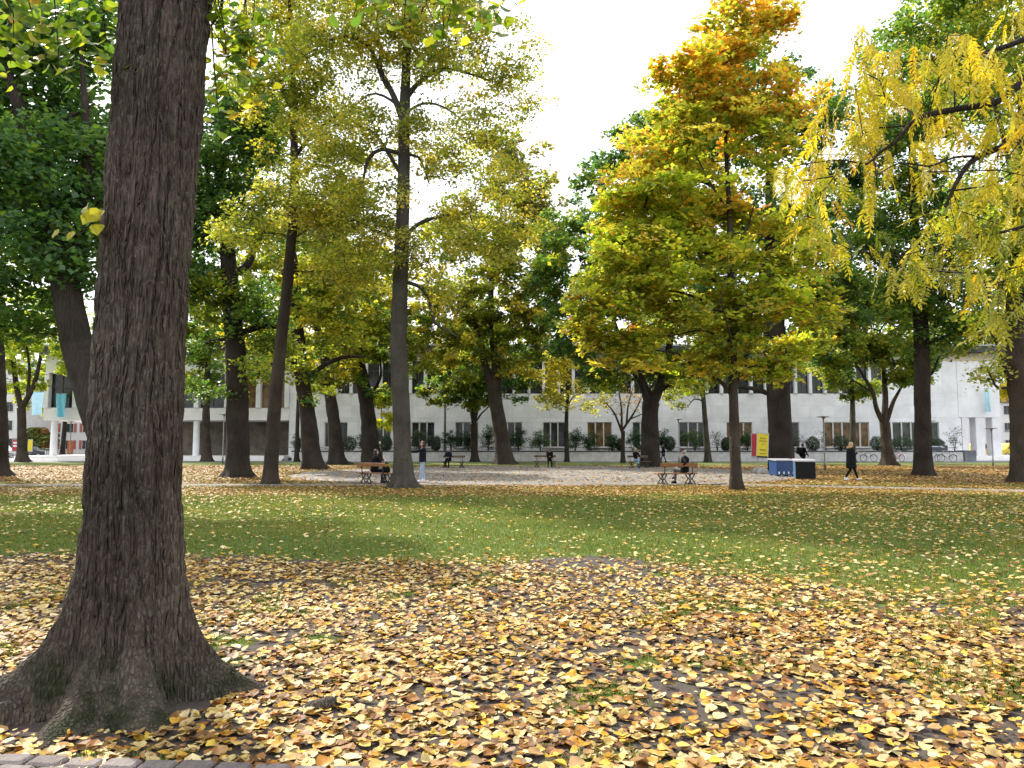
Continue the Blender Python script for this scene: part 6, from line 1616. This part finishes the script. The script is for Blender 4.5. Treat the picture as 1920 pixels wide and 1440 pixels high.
g = G(90, 861); r = thing('litter_bin', 'grey metal litter bin at the edge of the street by the hall column', 'bin', (g[0], g[1], 0)); MB().lathe([(.33, 0), (.33, .06), (.36, .08), (.36, 1.05)], sides=16).build('body', M['sign_frame'], r, True); MB().lathe([(.38, 1.05), (.40, 1.10), (.37, 1.22), (.2, 1.25)], sides=16).build('lid', M['coping'], r, True)
for k in range(8): MB().box((.355 * math.cos(k * .785), .355 * math.sin(k * .785), .55), (.05, .05, .85), k * .785, .01).build('slat', M['pole'], r)
g = G(107, 861); r = thing('road_sign', 'pole with two round dark road signs and a small plate', 'sign', (g[0], g[1], 0)); MB().tube([(0, 0, 0), (0, 0, 3.1)], .035, 8).build('pole', M['pole'], r)
for z in (2.75, 2.15): MB().lathe([(.27, -.02), (.29, 0), (.27, .02)], (0, 0, 0), 20, 'y').build('round_plate', M['coping'], r, loc=(0, -.06, z))
MB().box((0, -.06, 1.68), (.5, .03, .22), 0, .008).build('plate', M['coping'], r)
g = P(571, 860, 76); r = thing('yellow_box', 'small yellow box on a post beside the dark leaning linden', 'box', (g[0], 75.8, 0)); MB().box((0, 0, 1.0), (.34, .26, .62), 0, .04).build('body', M['sign_yellow'], r); MB().tube([(0, 0, 0), (0, 0, .72)], .04, 8).build('post', M['pole'], r); MB().box((0, -.135, 1.2), (.22, .02, .03)).build('slot', M['ink'], r)
g = P(712.5, 866, 71.5); r = thing('tree_stake', 'thin wooden stake with a small white card beside the sapling', 'stake', (g[0], 71.5, 0)); MB().tube([(0, 0, 0), (0, 0, 2.0)], .03, 6).build('post', M['bench_wood'], r); MB().box((-.12, -.04, 1.85), (.34, .02, .22)).build('card', M['white_paint'], r)

# ---------------------------------------------------------------- bicycles and stands
M['tyre'] = mat_plain('tyre', (.012, .012, .012), .8, .2); M['bike_dark'] = mat_plain('bike_dark', (.02, .025, .05), .35, .1); M['bike_pink'] = mat_plain('bike_pink', (.55, .12, .14), .35, .1); M['steel'] = mat_plain('steel', (.5, .5, .5), .3, .1, metal=.8)
def bicycle(label, loc, rz, fr, lean=.06, bars=None):
    r = thing('bicycle', label, 'bicycle', (*loc, 0), rz, 'bicycles parked by the street'); r.rotation_euler = (lean, 0, rz)
    tq = np.linspace(0, 2 * math.pi, 25)[:-1]
    for x in (-.53, .53):
        w = MB(); w.tube(np.stack([x + .33 * np.cos(tq), 0 * tq, .35 + .33 * np.sin(tq)], 1), .021, 6, closed=True); wo = w.build('wheel', M['tyre'], r, True)
        q = MB(); q.tube(np.stack([x + .305 * np.cos(tq), 0 * tq, .35 + .305 * np.sin(tq)], 1), .009, 4, closed=True)
        for a in tq[::2]: q.tube([(x, 0, .35), (x + .3 * math.cos(a), 0, .35 + .3 * math.sin(a))], .002, 3)
        q.tube([(x, -.04, .35), (x, .04, .35)], .02, 6); q.build('rim', M['steel'], wo)
        mg = MB(); ta = np.linspace(.3, 2.9, 10); mg.tube(np.stack([x + .37 * np.cos(ta), 0 * ta, .35 + .37 * np.sin(ta)], 1), .018, 4); mg.build('mudguard', M[fr], r)
    f = MB(); bbk, st, hd, hb_ = (-.08, 0, .30), (-.22, 0, .80), (.36, 0, .86), (.39, 0, .74)
    for a, b_, rr_ in ((bbk, st, .017), (bbk, hb_, .02), (st, hd, .016), ((-.53, 0, .35), bbk, .012), ((-.53, 0, .35), (-.20, 0, .74), .01), (hd, hb_, .02), (hb_, (.53, 0, .35), .014)): f.tube([a, b_], rr_, 6)
    f.build('frame', M[fr], r)
    h = MB(); h.tube([hd, (.34, 0, 1.0)], .013, 6); h.tube([(.22, -.28, 1.05), (.32, -.2, 1.04), (.35, 0, 1.01), (.32, .2, 1.04), (.22, .28, 1.05)], .012, 6); h.build('handlebar', M['steel'], r)
    s = MB(); s.tube([st, (-.24, 0, .93)], .013, 6); s.prism([(-.40, .93), (-.37, .97), (-.12, .955), (-.10, .93)], -.07, .07); s.build('saddle', M['tyre'], r)
    c = MB(); c.tube([(-.08, -.06, .30), (-.0, -.06, .16)], .01, 5); c.tube([(-.08, .06, .30), (-.16, .06, .44)], .01, 5); c.lathe([(.09, -.01), (.09, .01)], (0, 0, 0), 16, 'y'); c.v[-1] += np.array([-.08, .03, .30]); c.box((0, -.1, .16), (.09, .08, .02)); c.box((-.16, .1, .44), (.09, .08, .02)); c.build('crank', M['steel'], r)
def on_wall(px, Y=76.1): return (P(px, 860, Y)[0], Y)
bicycle('dark bicycle leaning on the low wall behind the striding woman', on_wall(1629), math.pi + .08, 'bike_dark'); bicycle('pink bicycle with its front wheel to the plaza, by the low wall', on_wall(1683), -1.25, 'bike_pink', .0)
bicycle('dark blue bicycle nearest the straight trunk at the bicycle stands', on_wall(1750, 75.6), .35, 'bike_dark', .02); bicycle('dark blue bicycle at the stands next to the empty hoops', on_wall(1776, 75.4), math.pi - .3, 'bike_dark', .0)
bicycle('bicycle parked at the kerb before the white van', (P(10, 860, 86)[0], 86), .1, 'bike_dark', .0)
for k, px in enumerate((1762, 1791, 1797)):
    t = np.linspace(0, math.pi, 9); r = thing('bicycle_stand', ('steel hoop between the two blue bicycles', 'first empty steel hoop left of the dark end block', 'empty steel hoop nearest the dark end block')[k], 'bicycle stand', (*on_wall(px, 76.0), 0), 0.2, 'bicycle hoops by the low wall')
    q = MB(); q.tube([(-.22, 0, 0)] + [(-.22 * math.cos(a), 0, .72 + .16 * math.sin(a)) for a in t] + [(.22, 0, 0)], .022, 6); q.build('hoop', M['steel'], r)
    for s in (-1, 1): MB().lathe([(.06, 0), (.06, .015)], (s * .22, 0, 0), 10).build('foot_plate', M['steel'], r)

# ---------------------------------------------------------------- vehicles
M['car_white'] = mat_plain('car_white', (.70, .71, .73), .25, .04); M['car_yellow'] = mat_plain('car_yellow', (.68, .48, .01), .25, .05); M['car_dark'] = mat_plain('car_dark', (.03, .035, .05), .25, .1); M['car_glass'] = mat_plain('car_glass', (.02, .025, .03), .08, .1); M['lampglass'] = mat_plain('lampglass', (.6, .6, .58), .15, .05); M['tail'] = mat_plain('tail_red', (.4, .01, .01), .25, .1)
def vehicle(name, label, cat, loc, rz, prof, glass, W, paint, wheels, wr=.32):
    """prof: side outline (x,z); glass: list of side window outlines"""
    r = thing(name, label, cat, (*loc, 0), rz); n = len(prof); V = []
    for y, k in ((-W / 2, .93), (-W / 2 + .06, 1), (W / 2 - .06, 1), (W / 2, .93)):
        cx0 = np.mean([p[0] for p in prof]); cz0 = .6
        for p in prof:
            t = np.clip((p[1] - .9) / .9, 0, 1) * .10; yy = y * (1 - t)
            V.append((cx0 + (p[0] - cx0) * (1 - (1 - k) * .3), yy, cz0 + (p[1] - cz0) * (1 - (1 - k) * .4)))
    f = [tuple(range(n - 1, -1, -1)), tuple(range(3 * n, 4 * n))] + [(s * n + i, s * n + (i + 1) % n, (s + 1) * n + (i + 1) % n, (s + 1) * n + i) for s in range(3) for i in range(n)]
    mb = MB(); mb.add(V, f); mb.build('body', M[paint], r)
    for gl in glass:
        for s in (-1, 1):
            g_ = MB(); g_.add([(x_, s * (W / 2 * (1 - np.clip((z_ - .9) / .9, 0, 1) * .10) + .006), z_) for x_, z_ in gl] + [(x_, s * (W / 2 * (1 - np.clip((z_ - .9) / .9, 0, 1) * .10) - .02), z_) for x_, z_ in gl], [tuple(range(len(gl))), tuple(range(2 * len(gl) - 1, len(gl) - 1, -1))] + [(i, i + len(gl), (i + 1) % len(gl) + len(gl), (i + 1) % len(gl)) for i in range(len(gl))]); g_.build('side_window', M['car_glass'], r)
    for x in wheels:
        for s in (-1, 1):
            w = MB().lathe([(wr * .7, -.1), (wr, -.08), (wr, .08), (wr * .7, .1)], (0, 0, 0), 18, 'y').build('wheel', M['tyre'], r, True, loc=(x, s * (W / 2 - .08), wr)); MB().lathe([(wr * .62, -.108), (wr * .62, .108)], (0, 0, 0), 14, 'y').build('rim', M['steel'], w)
    xm = max(p[0] for p in prof); xn = min(p[0] for p in prof)
    for s in (-1, 1): MB().box((xm - .03, s * (W / 2 - .25), .72), (.08, .34, .16), 0, .02).build('headlight', M['lampglass'], r); MB().box((xn + .03, s * (W / 2 - .14), .85), (.06, .14, .3), 0, .02).build('tail_light', M['tail'], r)
    return r
VAN = [(-2.3, .30), (2.25, .30), (2.35, .55), (2.3, .95), (1.55, 1.15), (.95, 1.85), (.6, 1.95), (-2.1, 1.95), (-2.3, 1.6)]
VANG = [[(.05, 1.15), (1.3, 1.15), (.85, 1.72), (.05, 1.75)], [(-.95, 1.15), (-.05, 1.15), (-.05, 1.75), (-.95, 1.75)], [(-2.1, 1.15), (-1.05, 1.15), (-1.05, 1.75), (-2.0, 1.75)]]
CAR = [(-2.1, .28), (2.1, .28), (2.2, .6), (2.1, .82), (1.1, .98), (.35, 1.42), (-1.0, 1.45), (-1.75, 1.05), (-2.15, .95)]
CARG = [[(-.25, 1.0), (.85, 1.0), (.32, 1.34), (-.25, 1.36)], [(-1.45, 1.02), (-.33, 1.0), (-.33, 1.36), (-.95, 1.37)]]
vehicle('parked_van', 'white van parked at the kerb behind the small lime-crowned maple', 'van', (P(-8, 850, 100)[0], 100), .05, VAN, VANG, 1.85, 'car_white', (-1.45, 1.45))
vehicle('parked_car', 'dark car parked behind the yellow poster board', 'car', (P(58, 850, 104)[0], 104), .1, CAR, CARG, 1.75, 'car_dark', (-1.3, 1.35))
vehicle('delivery_van', 'yellow delivery van parked past the right portico pillar', 'van', (P(1898, 850, 108)[0], 108), math.pi + .1, VAN, VANG, 1.8, 'car_yellow', (-1.4, 1.45))
vehicle('delivery_van', 'yellow delivery van seen between the portico pillars', 'van', (P(1847, 850, 114)[0], 114), .1, VAN, VANG, 1.8, 'car_yellow', (-1.4, 1.45))

# ---------------------------------------------------------------- houses at the ends of the street, hedge, banners
M['house_white'] = mat_plain('house_white', (.62, .60, .58), .8, .06, 1, wpos=True); M['house_red'] = mat_plain('house_red', (.34, .12, .08), .8, .12, 2, wpos=True); M['shutter'] = mat_plain('shutter', (.35, .10, .07), .6, .1); M['door_orange'] = mat_plain('door_orange', (.50, .13, .03), .5, .1); M['roof_tile'] = mat_plain('roof_tile', (.20, .09, .06), .85, .25, 4, wpos=True)
def house(label, x0, x1, Y, h, depth, mat, nfl, ncol, shut=False, roof=True, shop=False):
    r = thing('town_house', label, 'building', ((x0 + x1) / 2, Y, 0)); w = x1 - x0
    MB().box((0, depth / 2, h / 2), (w, depth, h)).build('wall', M[mat], r)
    if roof: q = MB(); q.prism([(-w / 2 - .4, h), (w / 2 + .4, h), (w / 2 - 1, h + 3), (-w / 2 + 1, h + 3)], -.4, depth + .4); q.build('roof', M['roof_tile'], r)
    else: MB().box((0, depth / 2, h + .15), (w + .4, depth + .4, .3)).build('roof', M['zinc'], r)
    fh = h / nfl; cw_ = w / ncol
    for f in range(nfl):
        for c in range(ncol):
            xc = -w / 2 + (c + .5) * cw_; zc_ = f * fh + fh * .55; ww, wh = min(1.3, cw_ * .5), fh * .5
            if f == 0 and shop:
                fr_ = MB().box((xc, -.02, fh * .45), (cw_ * .86, .1, fh * .8)).build('shop_window', M['dark_frame'], r); MB().box((xc, -.09, fh * .45), (cw_ * .78, .04, fh * .72)).build('pane', M['glass_dark'], fr_); continue
            fr_ = MB().box((xc, -.02, zc_), (ww + .2, .12, wh + .2)).build('window', M['frame'], r)
            for s in (-1, 1): MB().box((xc + s * ww / 4, -.09, zc_), (ww / 2 - .05, .03, wh)).build('pane', M['glass_dark'], fr_)
            if shut:
                for s in (-1, 1): MB().box((xc + s * (ww / 2 + .38), -.05, zc_), (.5, .06, wh + .1)).build('shutter', M['shutter'], fr_)
    return r
house('white house with shop front and grey window bands beyond the parked van', P(-330, 800, 140)[0], P(37, 800, 140)[0], 140, 17, 12, 'house_white', 5, 9, roof=False, shop=True)
house('brick-red house glimpsed between the white house and the hall column', P(44, 800, 158)[0], P(84, 800, 158)[0], 158, 9, 10, 'house_red', 3, 2)
h_ = house('white house with red shutters seen under the entrance hall', P(86, 800, 150)[0], P(330, 800, 150)[0], 150, 13, 10, 'house_white', 4, 8, shut=True); MB().box((P(134, 800, 150)[0] - h_.location.x, -.1, 1.3), (1.1, .12, 2.5), 0, .02).build('door', M['door_orange'], h_)
house('white corner house with dark windows behind the portico', P(1760, 800, 150)[0], P(1990, 800, 150)[0], 150, 10, 10, 'house_white', 3, 8)
house('grey town house beyond the yellow vans', P(2000, 800, 155)[0], P(2300, 800, 155)[0], 155, 16, 12, 'house_white', 5, 9, shut=True)
def hedge(label, x0, x1, Y, h, pals):
    r = thing('hedge', label, 'hedge', ((x0 + x1) / 2, Y, 0)); w = x1 - x0; n = 5200
    c = np.stack([(rng.random(n) - .5) * w, (rng.random(n) - .5) * 2.2, h * rng.random(n) ** .8], 1); c[:, 2] *= 1 - .35 * np.abs(2 * c[:, 0] / w) ** 4; c[:, 1] += .5 * (fbm(c * .5, 4) - .5)
    k = (fbm(np.stack([c[:, 0] * .35, 0 * c[:, 0], c[:, 2] * .35], 1), 6) > .52)[:, None]; cols = np.where(k, pal(pals[1], n), pal(pals[0], n))
    link('foliage', leaf_cards('foliage', c, rnd_dir(n), rnd_dir(n), .24 + .16 * rng.random(n), cols, k2, k2t, M['shrub_leaf']), r)['kind'] = 'stuff'
    mb = MB()
    for i in range(8): mb.tube([(-w / 2 + w * (i + .5) / 8, 0, 0), (-w / 2 + w * (i + .5) / 8 + .2, 0, h * .7)], [.08, .03], 5)
    mb.build('stem', M['stem'], r)['kind'] = 'stuff'
hedge('tall hedge turning rusty behind the parked car', P(50, 800, 116)[0], P(92, 800, 116)[0], 116, 4.3, ('olive', 'rust'))
M['banner'] = mat_plain('banner', (.16, .52, .70), .7, .12, 2); M['banner_pale'] = mat_plain('banner_pale', (.42, .66, .74), .7, .12, 2)
def banner(label, px0, px1, y0, y1, Y, mat):
    a, b_ = P(px0, y0, Y), P(px1, y1, Y); w, h = b_[0] - a[0], a[2] - b_[2]; r = thing('banner', label, 'banner', ((a[0] + b_[0]) / 2, Y, b_[2])); nx, nz = 9, 12; V = []
    for side in (0, .02):
        for i in range(nz):
            for j in range(nx):
                u_, v_ = j / (nx - 1) - .5, i / (nz - 1); V.append((u_ * w * (1 - .12 * (1 - v_) * math.sin(v_ * 5)), side + .12 * math.sin(u_ * 9 + v_ * 2) * (1.2 - v_), v_ * h))
    F = []
    for s in (0, 1):
        for i in range(nz - 1):
            for j in range(nx - 1):
                q = s * nx * nz; t = (q + i * nx + j, q + i * nx + j + 1, q + (i + 1) * nx + j + 1, q + (i + 1) * nx + j); F.append(t if s else t[::-1])
    mb = MB(); mb.add(V, F); mb.build('cloth', M[mat], r, True); MB().tube([(-w / 2 - .1, .01, h), (w / 2 + .1, .01, h)], .03, 6).build('rod', M['pole'], r)
banner('bright cyan banner hanging on the hall beam above the column', 106, 122, 738, 782, 81.2, 'banner'); banner('pale cyan banner hanging above the portico', 1846, 1857, 728, 772, 81.3, 'banner_pale'); banner('pale blue banner hanging on the house corner beyond the lime maple', 60, 80, 735, 778, 100, 'banner_pale')
